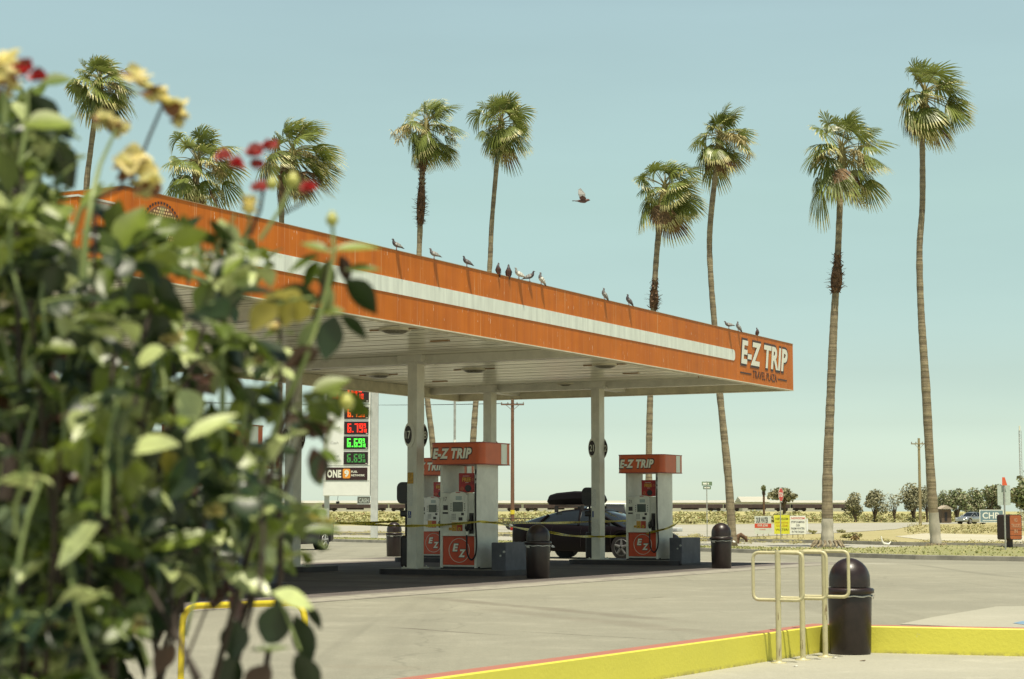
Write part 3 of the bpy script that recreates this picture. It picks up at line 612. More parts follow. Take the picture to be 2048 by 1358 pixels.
# ================================================================== DOMED BINS
def make_bin():
    t = thing('trash_can', '-', 'trash can', group='dark domed trash cans')
    m_ = MB(); n = 40; prof = [(.212, 0), (.222, .02), (.235, .50), (.238, .60), (.232, .66)]
    vs = []
    for r, z in prof:
        for k in range(n):
            q = r*(1 - (.012 if (k % 4 == 0 and .02 < z < .6) else 0)); vs.append((q*math.cos(2*PI*k/n), q*math.sin(2*PI*k/n), z))
    m_.add(vs, [(i*n+k, i*n+(k+1) % n, (i+1)*n+(k+1) % n, (i+1)*n+k) for i in range(len(prof)-1) for k in range(n)], 0, True); m_.add(vs, [tuple(range(n))[::-1]])
    m_.build('bin_body', M_bin, t)
    m_ = MB(); m_.lathe([(.236, .655), (.264, .662), (.267, .70), (.256, .712), (.225, .722)], 40); rim = m_.build('rim', M_bin, t)
    m_ = MB(); m_.tube([(.245*math.cos(2*PI*k/30), .245*math.sin(2*PI*k/30), .632+.006*math.sin(k*1.7)) for k in range(31)], .008, 5, cap=False)
    m_.add([(.27, .02, .65), (.31, .03, .63), (.33, 0, .60), (.29, -.02, .60), (.26, -.01, .61)], [(0, 1, 2, 3, 4)]); m_.add([(-.20, -.16, .60), (-.13, -.22, .59), (-.14, -.235, .64), (-.21, -.17, .645)], [(0, 1, 2, 3)]); m_.build('bag_edge', M_notice, rim)
    # dome with an arched opening, shown as a recessed dark flap
    m_ = MB(); R = .225; pr = [(R, .73), (R*.995, .80)] + [(R*math.cos(t_), .81+.235*math.sin(t_)) for t_ in [k*PI/2/9 for k in range(1, 10)]]; pr[-1] = (.004, 1.045)
    m_.lathe(pr, 36); dm = m_.build('dome_lid', M_bin, t)
    m_ = MB(); nn = 10; vs = []
    for j in range(7):
        zt = .76+j*.03
        for i in range(nn+1):
            an = (-.55+1.1*i/nn)*(1-.0*j); rr_ = (R if zt < .81 else R*math.cos(math.asin(min(1, (zt-.81)/.235))))+.005
            lim = math.sqrt(max(0, 1-((j-1)/6)**2)) if j > 1 else 1
            vs.append((rr_*math.cos(an*lim), rr_*math.sin(an*lim), zt))
    m_.add(vs, [(j*(nn+1)+i, j*(nn+1)+i+1, (j+1)*(nn+1)+i+1, (j+1)*(nn+1)+i) for j in range(6) for i in range(nn)], 0, True)
    m_.build('flap', M_black, dm)
    return t
bin0 = make_bin(); first = True
for px, py, rz, sc, lb in ((1697, 1303, 2.2, 1.02, 'large near trash can with domed lid in the corner of the yellow kerb'), (1076, 1157, -.15, 1.03, 'domed trash can beside the grey block of pump 17, sunlit dome'),
        (1443, 1137, -.15, 1.03, 'domed trash can standing right of pump 21'), (525, 1158, -.9, 1.03, 'domed trash can behind the rose leaves left of the columns'),
        (788, 1113, .5, 1.0, 'dark domed trash can half hidden behind the column numbered 17')):
    z = -.28 if py > 1290 else 0; p = G(px, py, z)
    if z < 0: p = Vector((3.785, 21.39, -.28))
    b = bin0 if first else dup(bin0); first = False
    b.location = p; b.rotation_euler = (0, 0, rz); b.scale = (sc,)*3; b['label'] = lb

# ================================================================== CAUTION TAPE
def tape(pts, label, sag=.10, n=14):
    P = []
    for i in range(len(pts)-1):
        a, b = pts[i], pts[i+1]
        for k in range(n): u = k/n; P.append(a.lerp(b, u)-Vector((0, 0, sag*4*u*(1-u)*min(1, (b-a).length/6))))
    P.append(pts[-1]); m_ = MB()
    for i in range(len(P)-1):
        d = (P[i+1]-P[i]).normalized(); s = Vector((-d.y, d.x, 0)).normalized(); tw = .9*math.sin(i*.35); up = (Vector((0, 0, 1))*math.cos(tw)+s*math.sin(tw))*.028
        d2_ = (P[min(i+2, len(P)-1)]-P[i+1]); d2_ = d2_.normalized() if d2_.length > 0 else d; s2 = Vector((-d2_.y, d2_.x, 0)).normalized(); tw2 = .9*math.sin((i+1)*.35); up2 = (Vector((0, 0, 1))*math.cos(tw2)+s2*math.sin(tw2))*.028
        q = [P[i]-up, P[i+1]-up2, P[i+1]+up2, P[i]+up]; m_.add(q, [(0, 1, 2, 3)], 0)
        for k in range(3):
            u0 = k/3+.06; u1 = u0+.17; off = s*.0015*(-1 if s.y > 0 else 1)
            A = P[i].lerp(P[i+1], u0); B = P[i].lerp(P[i+1], u1); m_.add([A-up*.6+off, B-up*.6+off, B+up*.6+off, A+up*.6+off], [(0, 1, 2, 3)], 1)
    o = m_.build('caution_tape', [M_tape, M_black]); tag(o, label, 'caution tape', 'yellow caution tape strung between the pumps')
def Kz(px, py, d): return D(px, py, d)
tape([Kz(597, 1040, 42.3), Kz(806, 1052, 40.55), Kz(880, 1050, 40.1), Kz(958, 1043, 38.9), Kz(1000, 1046, 39.5)], 'yellow caution tape crossing the column and face of pump 17', .02)
tape([Kz(1000, 1046, 39.6), Kz(1090, 1062, 44), Kz(1183, 1073, 48.5), Kz(1212, 1073, 48.6), Kz(1260, 1071, 48.9), Kz(1330, 1058, 47.4), Kz(1356, 1046, 48.2)], 'yellow caution tape sagging from pump 17 round column 21 to pump 21', .05)
tape([Kz(1008, 1044, 41.3), Kz(1182, 1043, 49.6), Kz(1262, 1041, 50.6)], 'upper thin yellow caution tape passing in front of the black car', .03)
tape([Kz(600, 1047, 44.0), Kz(798, 1042, 42.1)], 'thin yellow tape behind the left column, above the road', .05)

# ================================================================== NEAR STREET FURNITURE
def bent(pts, r, n=6):
    """round the corners of a polyline"""
    P = [Vector(p) for p in pts]; out = [P[0]]
    for i in range(1, len(P)-1):
        a = (P[i-1]-P[i]).normalized(); b = (P[i+1]-P[i]).normalized()
        p0 = P[i]+a*r; p1 = P[i]+b*r
        for k in range(n+1): u = k/n; out.append(p0*(1-u)**2+P[i]*2*u*(1-u)+p1*u*u)
    out.append(P[-1]); return out
M_rust = mat('chipped_dark', (.16, .10, .05), .8)
def rack(loc, label, ang):
    t = thing('bike_rack_post', label, 'bike rack', loc, ang, 'tan pipe bike rack posts')
    MB().tube([(0, 0, .0), (0, 0, 1.165)], .030, 14).build('post', M_tan, t)
    q = bent([(0, -.0, 1.150), (-.27, 0, 1.150), (-.27, 0, .655), (0, 0, .655)], .07)
    q2 = bent([(0, -.0, 1.150), (.27, 0, 1.150), (.27, 0, .655), (0, 0, .655)], .07)
    m_ = MB(); m_.tube(q + q2[::-1][1:], .0185, 10, cap=False); m_.build('loop', M_tan, t)
    m_ = MB(); m_.lathe([(.085, 0), (.085, .008), (.034, .010), (.032, .03)], 18)
    m_.build('base_flange', M_tan, t)
    m_ = MB()
    for k in range(5):
        a = random.uniform(-2.4, -.7); z = random.uniform(.05, .5); w_ = random.uniform(.05, .25)
        m_.add([(.0306*math.cos(a+i*w_), .0306*math.sin(a+i*w_), z+dz*random.uniform(.6, 1)) for i, dz in ((0, 0), (1, 0), (1, .07), (.5, .12), (0, .05))], [(0, 1, 2, 3, 4)])
    m_.build('chipped_paint', M_rust, t)
for (px, py), lb in (((1558, 1326), 'left post of the tan bike rack, with chipped paint at its foot'), ((1606, 1320), 'middle post of the tan bike rack'), ((1651, 1314), 'right post of the tan bike rack, in front of the trash can')):
    p = G(px, py, -.28); rack(p, lb, -.42)
# yellow handrail hoop in front of the bush
pL = D(365, 1230, 12.2); pR = D(611, 1218, 11.7); zt = .715
rl = thing('handrail', 'bright yellow tubular handrail hoop behind the rose bush', 'handrail', (0, 0, 0))
m_ = MB(); m_.tube(bent([(pL.x-.01, pL.y, -.28), (pL.x, pL.y, zt-.03), (pR.x, pR.y, zt+.02), (pR.x-.02, pR.y, -.28)], .13), .0205, 12); m_.build('rail_tube', M_yel, rl)
m_ = MB()
for p in (pL, pR): m_.lathe([(.06, -.28), (.06, -.27), (.025, -.268)], 16, (p.x-.01, p.y))
m_.build('floor_flange', M_yel, rl)
# litter by the rack
for i, (px, py, s_) in enumerate(((1725, 1322, .035), (1590, 1333, .03), (1668, 1316, .03), (1745, 1303, .02))):
    p = G(px, py, -.279); m_ = MB(); m_.add([(random.uniform(-1, 1)*s_, random.uniform(-1, 1)*s_, random.uniform(0, .012)) for _ in range(6)], [(0, 1, 2), (0, 2, 3), (0, 3, 4), (0, 4, 5)])
    m_.add([(-s_, -s_*.4, 0.003), (s_*.8, -s_*.5, .004), (s_, s_*.5, .012), (-s_*.7, s_*.6, .004)], [(0, 1, 2, 3)])
    o = m_.build('litter_scrap', M_rust if i == 0 else M_notice, loc=p)
    tag(o, ['small brown scrap lying on the pale pavement right of the rack', 'pale paper scrap at the foot of the left rack post', 'pale paper scrap between rack and trash can', 'tiny pale scrap at the foot of the near trash can'][i], 'litter', 'litter on the near pavement')

# ================================================================== PRICE SIGN
ps_c = D(703, 1000, 100.0); zs = lambda y: CH+(1029-y)*100.2/F_PX
X = lambda x: (x-1024)/F_PX*100.2
sg = thing('price_sign', 'tall white fuel price sign with red and green digits behind the canopy', 'price sign', (X(703), 100, 0), 0)
XX = lambda x: X(x)-X(703)
M_signw = mat('sign_white', (.80, .82, .76), .45, var=.05, vscale=1.5)
m_ = MB(); m_.box(XX(649), XX(742), -.30, .30, zs(992), zs(770), bev=.02); cab = m_.build('sign_cabinet', M_signw, sg)
MB().box(XX(743.5), XX(757), -.2, .2, -.02, zs(768)).build('post', mat('sign_post_grey', (.50, .52, .49), .5, var=.1), sg)
MB().box(XX(651), XX(660), -.1, .25, -.02, zs(990)).build('post', MATS['sign_post_grey'], sg)
M_led = mat('led_board', (.022, .008, .010), .35)
SEG = {'0': 'abcdef', '1': 'bc', '2': 'abged', '3': 'abgcd', '4': 'fgbc', '5': 'afgcd', '6': 'afgedc', '7': 'abc', '8': 'abcdefg', '9': 'abcfgd'}
def digits(parent, s, x0, z0, wd, ht, th, m, y):
    m_ = MB(); x = x0
    for ch in s:
        if ch == '.': m_.box(x, x+th, y-.01, y, z0, z0+th); x += th*1.7; continue
        sc = 1
        w2, h2 = wd, ht
        for g in SEG[ch]:
            b = {'a': (0, w2, h2-th, h2), 'd': (0, w2, 0, th), 'g': (0, w2, h2/2-th/2, h2/2+th/2), 'f': (0, th, h2/2, h2), 'b': (w2-th, w2, h2/2, h2), 'e': (0, th, 0, h2/2), 'c': (w2-th, w2, 0, h2/2)}[g]
            m_.box(x+b[0], x+b[1], y-.01, y, z0+b[2], z0+b[3])
        x += w2*1.28
    m_.build('digits', m, parent); return x
def led_m(n, c, e): return mat(n, c, .5, emit=e)
rows = [(655, 739, 768, 806, '6.79', led_m('led_red', (.75, .03, .012), .8), 'big'), (690, 738.5, 816, 839.5, '6.79', led_m('led_orange', (.75, .12, .01), .8), ''),
        (690, 738.5, 844.5, 870.5, '6.79', MATS['led_red'], ''), (689.5, 738, 874.5, 899.5, '6.69', led_m('led_green', (.10, .75, .07), .8), ''), (689.5, 738, 905, 930, '6.69', led_m('led_dim_green', (.05, .22, .05), .5), '')]
for x0, x1, y0, y1, s, m, k in rows:
    bd = MB().box(XX(x0), XX(x1), -.335, -.301, zs(y1), zs(y0), bev=.01).build('price_board', M_led, cab)
    hh = (zs(y0)-zs(y1))*.68; w_ = hh*(.42 if not k else .46); xx = digits(bd, s, XX(x0)+(XX(x1)-XX(x0))*.14, zs(y1)+(zs(y0)-zs(y1))*.16, w_, hh, hh*.15, m, -.3355)
    digits(bd, '9', xx-.02, zs(y1)+(zs(y0)-zs(y1))*.16+hh*.52, w_*.55, hh*.48, hh*.08, m, -.3355); digits(bd, '10', xx-.05, zs(y1)+(zs(y0)-zs(y1))*.16, w_*.40, hh*.40, hh*.07, m, -.3355)
    MB().box(XX(x1)-.14, XX(x1)-.04, -.338, -.3355, zs(y1)+.04, zs(y1)+.07).build('maker_badge', M_cream, bd)
bd = MB().box(XX(654), XX(737), -.33, -.301, zs(961), zs(936), bev=.01).build('network_board', mat('board_brown', (.035, .012, .012), .4), cab)
text(bd, 'ONE', XX(685)-XX(657), .42, M_cream, ((XX(657)+XX(685))/2, -.334, zs(948.5)), bold=.05)
MB().prism(rrect(XX(688), XX(703), zs(957.5), zs(938.5), .07), -.338, -.3305, 'y').build('orange_tile', mat('tile_orange', (.80, .30, .03), .5), bd)
text(bd, '9', .24, .38, M_cream, (XX(695.7), -.342, zs(948)), bold=.05)
text(bd, 'FUEL', .34, .11, M_cream, (XX(711), -.334, zs(944.5)), bold=.03); text(bd, 'NETWORK', .72, .11, M_cream, (XX(718.3), -.334, zs(951.5)), bold=.03)
M_greytxt = mat('grey_lettering', (.35, .37, .33), .6)
for s, y, w_ in (('Unleaded', 822, .78), ('Cash', 830, .42), ('Diesel', 857, .55), ('Cash', 887, .42), ('Diesel', 913, .50), ('All Credit', 922, .74)):
    text(cab, s, w_, .15, M_greytxt, (XX(671), -.303, zs(y)), bold=0)
for y in (811, 933, 963): MB().box(XX(651), XX(741), -.306, -.3005, zs(y), zs(y)+.03).build('seam', M_greytxt, cab)
cb = MB().box(XX(717), XX(742), -.14, -.08, zs(1008), zs(993.5)).build('cash_panel', mat('cash_grey', (.22, .22, .20), .5), sg)
m_ = MB(); m_.box(XX(716), XX(743), -.15, -.141, zs(1009), zs(1007)); m_.build('panel_lip', M_signw, cb); text(cb, 'CASH', .52, .24, M_signw, (XX(729.5), -.143, zs(1001)), bold=.04)
m_ = MB(); m_.tube([(XX(678), 0, zs(992)), (XX(677), 0, zs(1001)), (XX(679), 0, zs(1003))], .012, 5); m_.box(XX(674), XX(681), -.05, .05, zs(1008), zs(1003), bev=.03); m_.build('hanging_lamp', M_black, sg)

# ================================================================== POLES AND ROAD SIGNS
M_wood = mat('pole_wood', (.17, .085, .045), .8, var=.3, vscale=6, stretch=(1, 1, .1)); M_woodp = mat('pole_wood_pale', (.30, .25, .13), .8, var=.3, vscale=6, stretch=(1, 1, .1))
def util_pole(px, dist, ybase, ytop, yarm, half, m, rpx, label):
    b = D(px, ybase, dist); z0 = 0; f = dist/F_PX; zt = CH+(1029-ytop)*f; za = CH+(1029-yarm)*f
    t = thing('utility_pole', label, 'utility pole', (b.x, dist, z0), 0, 'wooden utility poles')
    MB().tube([(0, 0, -.05), (0, 0, zt)], [rpx*f, rpx*f*.75], 10).build('pole', m, t)
    MB().box(-half*f, half*f, -.2, -.08, za-.06, za+.06).build('crossarm', m, t)
    m_ = MB(); m_.tube([(-half*f*.6, -.14, za), (0, -.14, za-.6)], .025, 5); m_.tube([(half*f*.6, -.14, za), (0, -.14, za-.6)], .025, 5); m_.build('brace', m, t)
    for s in (-.95, -.4, .4, .95): MB().lathe([(.05, za+.06), (.08, za+.10), (.05, za+.16), (.07, za+.2), (.03, za+.26)], 8, (s*half*f, -.14)).build('insulator', M_grey, t)
    return t
p1 = util_pole(1025, 185, 1052, 790, 810, 23, M_wood, 4.0, 'dark brown wooden utility pole behind the roof-boxed black car')
MB().tube([(0, 0, 1.3), (0, 0, 1.7)], .225, 10).build('yellow_band', M_yel, p1)
util_pole(1841, 215, 1051, 877, 888.5, 16, M_woodp, 3.2, 'pale wooden utility pole just left of the rightmost tall palm')
for k, (dx, lb) in enumerate(((-1.0, 'near left overhead wire running from the dark utility pole'), (1.0, 'right hand overhead wire running from the dark utility pole'))):
    a_ = Vector((p1.location.x+dx, 185-.14, 12.1)); b_ = Vector((a_.x-62, 150, 12.4)); m_ = MB(); m_.tube([a_.lerp(b_, i/16)-Vector((0, 0, 1.0*4*(i/16)*(1-i/16))) for i in range(17)], .016, 4)
    tag(m_.build('overhead_wire', M_black), lb, 'overhead wire', 'overhead wires')
lp = thing('lamp_pole', 'slim grey and white metal pole between the palms under the canopy', 'pole', (D(909, 1029, 118).x, 118, 0))
MB().tube([(0, 0, 0), (0, 0, 5.9)], .095, 10).build('lower_pole', M_signw, lp); MB().tube([(0, 0, 5.9), (0, 0, 11.5)], .075, 10).build('upper_pole', M_steel, lp)
m_ = MB(); m_.tube([(0, 0, 11.5), (.4, 0, 11.9), (1.2, 0, 12.0)], .05, 8); m_.box(1.1, 1.7, -.15, .15, 11.93, 12.05, bev=.03); m_.build('lamp_arm', M_steel, lp)
# stop sign, turned away from us
ss = thing('stop_sign', 'red STOP sign on a thin post, seen at a sharp angle', 'stop sign', (D(1562, 1029, 105).x, 105, 0), math.radians(62))
MB().tube([(0, .03, -.02), (0, .03, 2.72)], .032, 8).build('post', M_steel, ss)
octa = lambda r: [(r*math.cos(PI/8+k*PI/4), 2.36+r*math.sin(PI/8+k*PI/4)) for k in range(8)]
MB().prism(octa(.41), -.012, -.006, 'y').build('white_border', M_signw, ss); MB().prism(octa(.375), -.017, -.0125, 'y').build('sign_face', mat('stop_red', (.62, .03, .03), .4), ss)
text(ss, 'STOP', .6, .25, M_signw, (0, -.02, 2.36), bold=.03)
st = thing('street_name_sign', 'green street name blades on a thin post right of pump 21', 'street sign', (D(1414, 1029, 105).x, 105, 0), .15)
MB().tube([(0, 0, 0), (0, 0, 3.1)], .028, 8).build('post', M_steel, st)
M_sgreen = mat('street_green', (.16, .24, .15), .5, var=.3, vscale=6)
b1 = MB().box(-.28, .30, -.02, -.005, 2.86, 3.08).build('name_blade', M_sgreen, st); b2 = MB().box(-.20, .24, .006, .02, 2.66, 2.83, ).build('name_blade', M_sgreen, st)
m_ = MB(); m_.box(-.22, .0, -.024, -.021, 2.92, 3.02); m_.box(.05, .12, -.024, -.021, 2.92, 3.02); m_.build('white_lettering', M_signw, b1)
m_ = MB(); m_.box(-.14, .18, -.004, .0055, 2.71, 2.78); m_.build('white_lettering', M_signw, b2)
# yard signs
M_sgrey = mat('sign_pale_grey', (.62, .66, .60), .5, var=.08, vscale=4); M_syel = mat('sign_yellow', (.72, .72, .05), .5, var=.12, vscale=3)
M_sred = mat('sign_red', (.60, .07, .03), .5); M_sblk = mat('sign_ink', (.03, .035, .045), .6); M_sink2 = mat('sign_ink_orange', (.55, .30, .01), .6); M_olive = mat('sign_ink_olive', (.16, .17, .02), .6)
def yard(px0, px1, y0, y1, yb, m, label):
    dist = 1.27*F_PX/(yb-1029); f = dist/F_PX; xc = ((px0+px1)/2-1024)*f; w_ = (px1-px0)*f; za, zb = CH-(y1-1029)*f, CH-(y0-1029)*f
    t = thing('yard_sign', label, 'yard sign', (xc, dist, 0), -.05, 'protest signs on the dry verge')
    b = MB().box(-w_/2, w_/2, -.02, .0, za, zb).build('sign_panel', m, t)
    for s in (-.33, 0, .33): MB().box(s*w_-.02, s*w_+.02, .0005, .04, -.05, za+.4*(zb-za)).build('stake', M_woodp, t)
    return b, w_, za, zb
b, w_, za, zb = yard(1507, 1540, 1032, 1067.5, 1073, M_sgrey, 'pale grey yard sign reading OUR WATER above a red band'); hh = zb-za
text(b, 'OUR WATER', w_*.72, hh*.32, M_sblk, (-.05*w_, -.024, zb-hh*.23), bold=.03)
rb = MB().box(-w_*.5, w_*.5, -.024, -.0205, zb-hh*.66, zb-hh*.42).build('red_band', M_sred, b); text(rb, 'OUR JOBS', w_*.62, hh*.17, M_sgrey, (-.02, -.028, zb-hh*.54), bold=.03)
text(b, 'OUR FUTURE', w_*.36, hh*.05, M_sred, (-.03, -.024, zb-hh*.75)); 
b, w_, za, zb = yard(1546, 1576.5, 1030, 1067.5, 1074, M_syel, 'bright yellow yard sign with olive and orange lettering ending in WATER!'); hh = zb-za
for s, q, ww, m in (('NEWSOM', .20, .82, M_olive), ('STOP WASTING', .40, .82, M_sink2), ('OUR DAM', .56, .72, M_sink2), ('WATER!', .77, .84, M_olive)): text(b, s, w_*ww, hh*(.12 if q != .4 else .09), m, (0, -.024, zb-hh*q), bold=.02)
b, w_, za, zb = yard(1577.5, 1608.5, 1031.5, 1068, 1074.5, M_signw, 'white yard sign with a red headline, rightmost of the three protest signs'); hh = zb-za
for s, q, ww, m in (('NEWSOM', .13, .86, M_sred), ('STOP DUMPING', .34, .84, M_sblk), ('OUR', .52, .24, M_sblk), ('FARM WATER', .69, .86, M_sblk), ('IN THE OCEAN', .87, .78, M_sblk)): text(b, s, w_*ww, hh*.115, m, (0, -.024, zb-hh*q), bold=.01)
mk = MB().box(-.06, .06, -.02, .02, 0, .95).build('marker_post', M_signw, loc=(D(1614, 1029, 150).x, 150, 0)); tag(mk, 'small white marker post right of the protest signs', 'marker post')
# CHP banner
bn = thing('roadside_banner', 'blue grey banner with big white letters CHP beside the silver car', 'banner', (D(1983, 1029, 225).x, 225, 0), 0); f = 225/F_PX
bb = MB().box(-24*f, 24*f, -.03, .03, CH-(1045-1029)*f, CH+(1029-1019.5)*f).build('banner_panel', M_signw, bn)
cb = MB().box(-22.5*f, 22.5*f, -.036, -.031, CH-(1043.6-1029)*f, CH+(1029-1021)*f).build('banner_field', mat('banner_blue', (.16, .25, .29), .6), bb)
text(cb, 'CHP', 33*f, 12.5*f, M_signw, (-.1, -.04, CH+(1029-1031)*f), bold=.02)
MB().box(-18*f, 18*f, -.039, -.0365, CH-(1041.6-1029)*f, CH-(1040.2-1029)*f).build('small_print', M_signw, cb)
for s in (-1, 1): MB().box(s*22*f-.06, s*22*f+.06, .031, .13, -.02, CH+.3).build('post', M_woodp, bn)
# orange box sign and the thin post with a flag
f = 62/F_PX; os_ = thing('box_sign', 'rust orange rounded box sign on a dark post at the right edge', 'box sign', (D(2019, 1029, 62).x, 62, .1), math.radians(30))
m_ = MB(); m_.prism(rrect(-.27, .27, CH-(1079-1029)*f-.1, CH-(1029-1029)*f-.1, .07), -.26, .30, 'y'); bx = m_.build('sign_box', mat('box_dark', (.03, .014, .014), .5), os_)
MB().prism(rrect(-.25, .25, CH-(1077.5-1029)*f-.1, CH-(1030.5-1029)*f-.1, .06), -.268, -.2605, 'y').build('sign_face', mat('rust_orange', (.42, .12, .04), .5, var=.12), bx)
M_pink = mat('faded_lettering', (.55, .32, .20), .6)
for s, q, ww in (('NO', .20, .14), ('TRUCKS', .42, .40), ('IN', .64, .14)): text(bx, s, ww, .12, M_pink, (0, -.272, CH-(1030+50*q-1029)*f-.1), bold=.02)
m_ = MB(); m_.box(-.25, .25, -.271, -.2685, .49, .50); m_.box(-.25, .25, -.271, -.2685, .66, .67); m_.build('rule', MATS['box_dark'], bx)
MB().box(-.07, .07, -.05, .09, 0, .46).build('post', MATS['box_dark'], os_)
fp = thing('flagged_post', 'thin pale post with a faded white notice board and an orange flag', 'signpost', (D(2009.5, 1029, 60).x, 60, .1), 0); f = 60/F_PX
MB().tube([(0, 0, 0), (0, 0, CH+(1029-957)*f-.1)], .027, 8).build('post', M_steel, fp)
nb = MB().box(-13*f, 12.5*f, .028, .04, CH+(1029-1010.5)*f-.1, CH+(1029-971)*f-.1).build('notice_board', mat('faded_board', (.52, .60, .54), .5, var=.08, vscale=9), fp)
m_ = MB(); m_.add([(-4.5*f, -.035, CH+(1029-971)*f-.1), (6*f, -.035, CH+(1029-971)*f-.1), (1.2*f, -.035, CH+(1029-955)*f-.1), (-4*f, -.035, CH+(1029-955)*f-.1)], [(0, 1, 2, 3)]); m_.build('flag', mat('flag_orange', (.75, .13, .05), .6), fp)

# ================================================================== VEHICLES
def lerp_st(st, x):
    for i in range(len(st)-1):
        if st[i][0] <= x <= st[i+1][0]:
            u = (x-st[i][0])/(st[i+1][0]-st[i][0]+1e-9); return [a*(1-u)+b*u for a, b in zip(st[i], st[i+1])]
    return list(st[0] if x < st[0][0] else st[-1])
def make_car(name, label, cat, paint, body, roof, wheels, wr, loc, rz, group=None, rim=None, pillars=(), tail=None, head=None, ydoor=(), roofpaint=None, lampz=(.62, .78)):
    """body: (x, zbottom, ztop, halfwidth); roof: (x, zbase, ztop, halfbase, halftop); front is +x"""
    t = thing(name, label, cat, loc, rz, group)
    def loft(st, sec, mi=None, n=2):
        m_ = MB(); R = []
        for q in st: h = sec(q); R.append([(q[0], -y, z) for y, z in h[::-1]] + [(q[0], y, z) for y, z in h[1:]])
        k = len(R[0]); vs = [v for r in R for v in r]
        fs = [(i*k+j, (i+1)*k+j, (i+1)*k+j+1, i*k+j+1) for i in range(len(R)-1) for j in range(k-1)]
        m_.add(vs, fs, 0, True); m_.add(vs, [tuple(range(k)), tuple((len(R)-1)*k+j for j in range(k))[::-1]], 0)
        return m_
    def dense(st, n=26): x0, x1 = st[0][0], st[-1][0]; xs = sorted(set([s[0] for s in st] + [x0+(x1-x0)*i/n for i in range(n+1)])); return [lerp_st(st, x) for x in xs]
    hwm = max(s[3] for s in body)
    def bsec(q):
        x, zb, zt, hw = q
        for wx in wheels:
            d = abs(x-wx)
            if d < wr*1.14: zb = max(zb, min(zt-.14, math.sqrt((wr*1.14)**2-d*d)+wr))
        return [(0, zt+.02), (hw*.55, zt+.015), (hw*.84, zt-.01), (hw*.955, zt-.07), (hw, zt-.22 if zt-.22 > zb+.05 else (zt+zb)/2), (hw*.985, zb+.06 if zb+.06 < zt-.1 else zb+.02), (hw*.95, zb), (0, zb)]
    extra = [wx+s*wr*1.14*c for wx in wheels for s in (-1, 1) for c in (1, .9, .7, .4, 0)]
    bd = dense(body); xs = sorted(set([b_[0] for b_ in bd] + extra)); bd = [lerp_st(body, x) for x in xs]
    bo = loft(bd, bsec).build('body', paint, t)
    def rsec(q): x, zb, zt, hb, ht = q; return [(0, zt), (ht*.8, zt-.012), (ht, zt-.05), (hb, zb)]
    rs = dense(roof, 14); m_ = loft(rs, rsec)
    g = m_.build('cabin_glass', M_glass, t)
    zt_max = max(r[2] for r in roof); top = [r for r in dense(roof, 30) if r[2] > zt_max-.10]
    m_ = MB(); vs = []
    for q in top:
        x, zb, zt, hb, ht = q; vs += [(x, -ht-.006, zt-.055), (x, -ht*.8, zt-.004), (x, 0, zt+.008), (x, ht*.8, zt-.004), (x, ht+.006, zt-.055)]
    m_.add(vs, [(i*5+j, (i+1)*5+j, (i+1)*5+j+1, i*5+j+1) for i in range(len(top)-1) for j in range(4)], 0, True); m_.build('roof', roofpaint or paint, t)
    for (xb, xt, wd_) in pillars:
        m_ = MB()
        for s in (-1, 1):
            qb, qt = lerp_st(roof, xb), lerp_st(roof, xt)
            m_.tube([(xb, s*(qb[3]+.002), qb[1]), (xt, s*(qt[4]+.002), qt[2]-.05)], wd_, 6)
        m_.build('pillar', roofpaint or paint, t)
    hwx = lambda x: lerp_st(body, x)[3]
    for wx in wheels:
        for s in (-1, 1):
            y = s*(hwx(wx)-.015)
            m_ = MB(); m_.disc((wx, y, wr), (0, -s, 0), wr, .21, 28); m_.disc((wx, y-s*.3, wr), (0, s, 0), wr*1.1, .02, 24); ty = m_.build('wheel', M_blackr, t)
            m_ = MB(); m_.tube([(wx, y+s*.004, wr), (wx, y+s*.006, wr)], wr*.68, 24, mi=1, sm=False)
            for k in range(5):
                a = 2*PI*k/5+.3; c, s_ = math.cos(a), math.sin(a)
                m_.tube([(wx+c*wr*.1, y+s*.012, wr+s_*wr*.1), (wx+c*wr*.64, y+s*.012, wr+s_*wr*.64)], [wr*.14, wr*.09], 6)
            m_.tube([(wx+wr*.66*math.cos(2*PI*k/24), y+s*.008, wr+wr*.66*math.sin(2*PI*k/24)) for k in range(25)], wr*.04, 6, cap=False)
            m_.build('rim', [rim or M_steel, M_black], ty)
    xr, xf = body[0][0], body[-1][0]
    for s in (-1, 1):
        m_ = MB(); q = lerp_st(body, xr+.08); m_.box(xr-.012, xr+.16, s*q[3]*.96-.16*(s > 0)-.02*(s < 0), s*q[3]*.96+.16*(s < 0)+.02*(s > 0), lampz[0], lampz[1], bev=.015)
        m_.build('tail_light', tail or mat('tail_red', (.45, .02, .015), .25), t)
        q = lerp_st(body, xf-.15); m_ = MB(); m_.box(xf-.26, xf-.03, s*q[3]*.86-.17, s*q[3]*.86+.13, lampz[0]-.02, lampz[1]-.03, bev=.03); m_.build('headlight', head or mat('lamp_glass', (.55, .58, .58), .1), t)
        m_ = MB(); xm = roof[-1][0]-.45; m_.box(xm, xm+.12, s*(hwx(xm)+.02)-.02+s*.04, s*(hwx(xm)+.02)+.02+s*.16, lerp_st(body, xm)[2]+.02, lerp_st(body, xm)[2]+.15, bev=.02); m_.build('wing_mirror', paint, t)
    for x in ydoor:
        m_ = MB()
        for s in (-1, 1): q = lerp_st(body, x); m_.tube([(x, s*(q[3]+.001), .34), (x, s*(q[3]+.001), q[2]-.2), (x, s*(q[3]*.955+.001), q[2]-.07)], .005, 4)
        m_.build('door_gap', M_black, t)
    return t
P_black = mat('paint_black', (.005, .003, .004), .38, spec=.12); P_navy = mat('paint_navy', (.012, .011, .026), .35, spec=.3); P_silver = mat('paint_silver', (.42, .45, .46), .25, metal=.7); P_redp = mat('paint_red', (.28, .015, .02), .3, coat=.3)
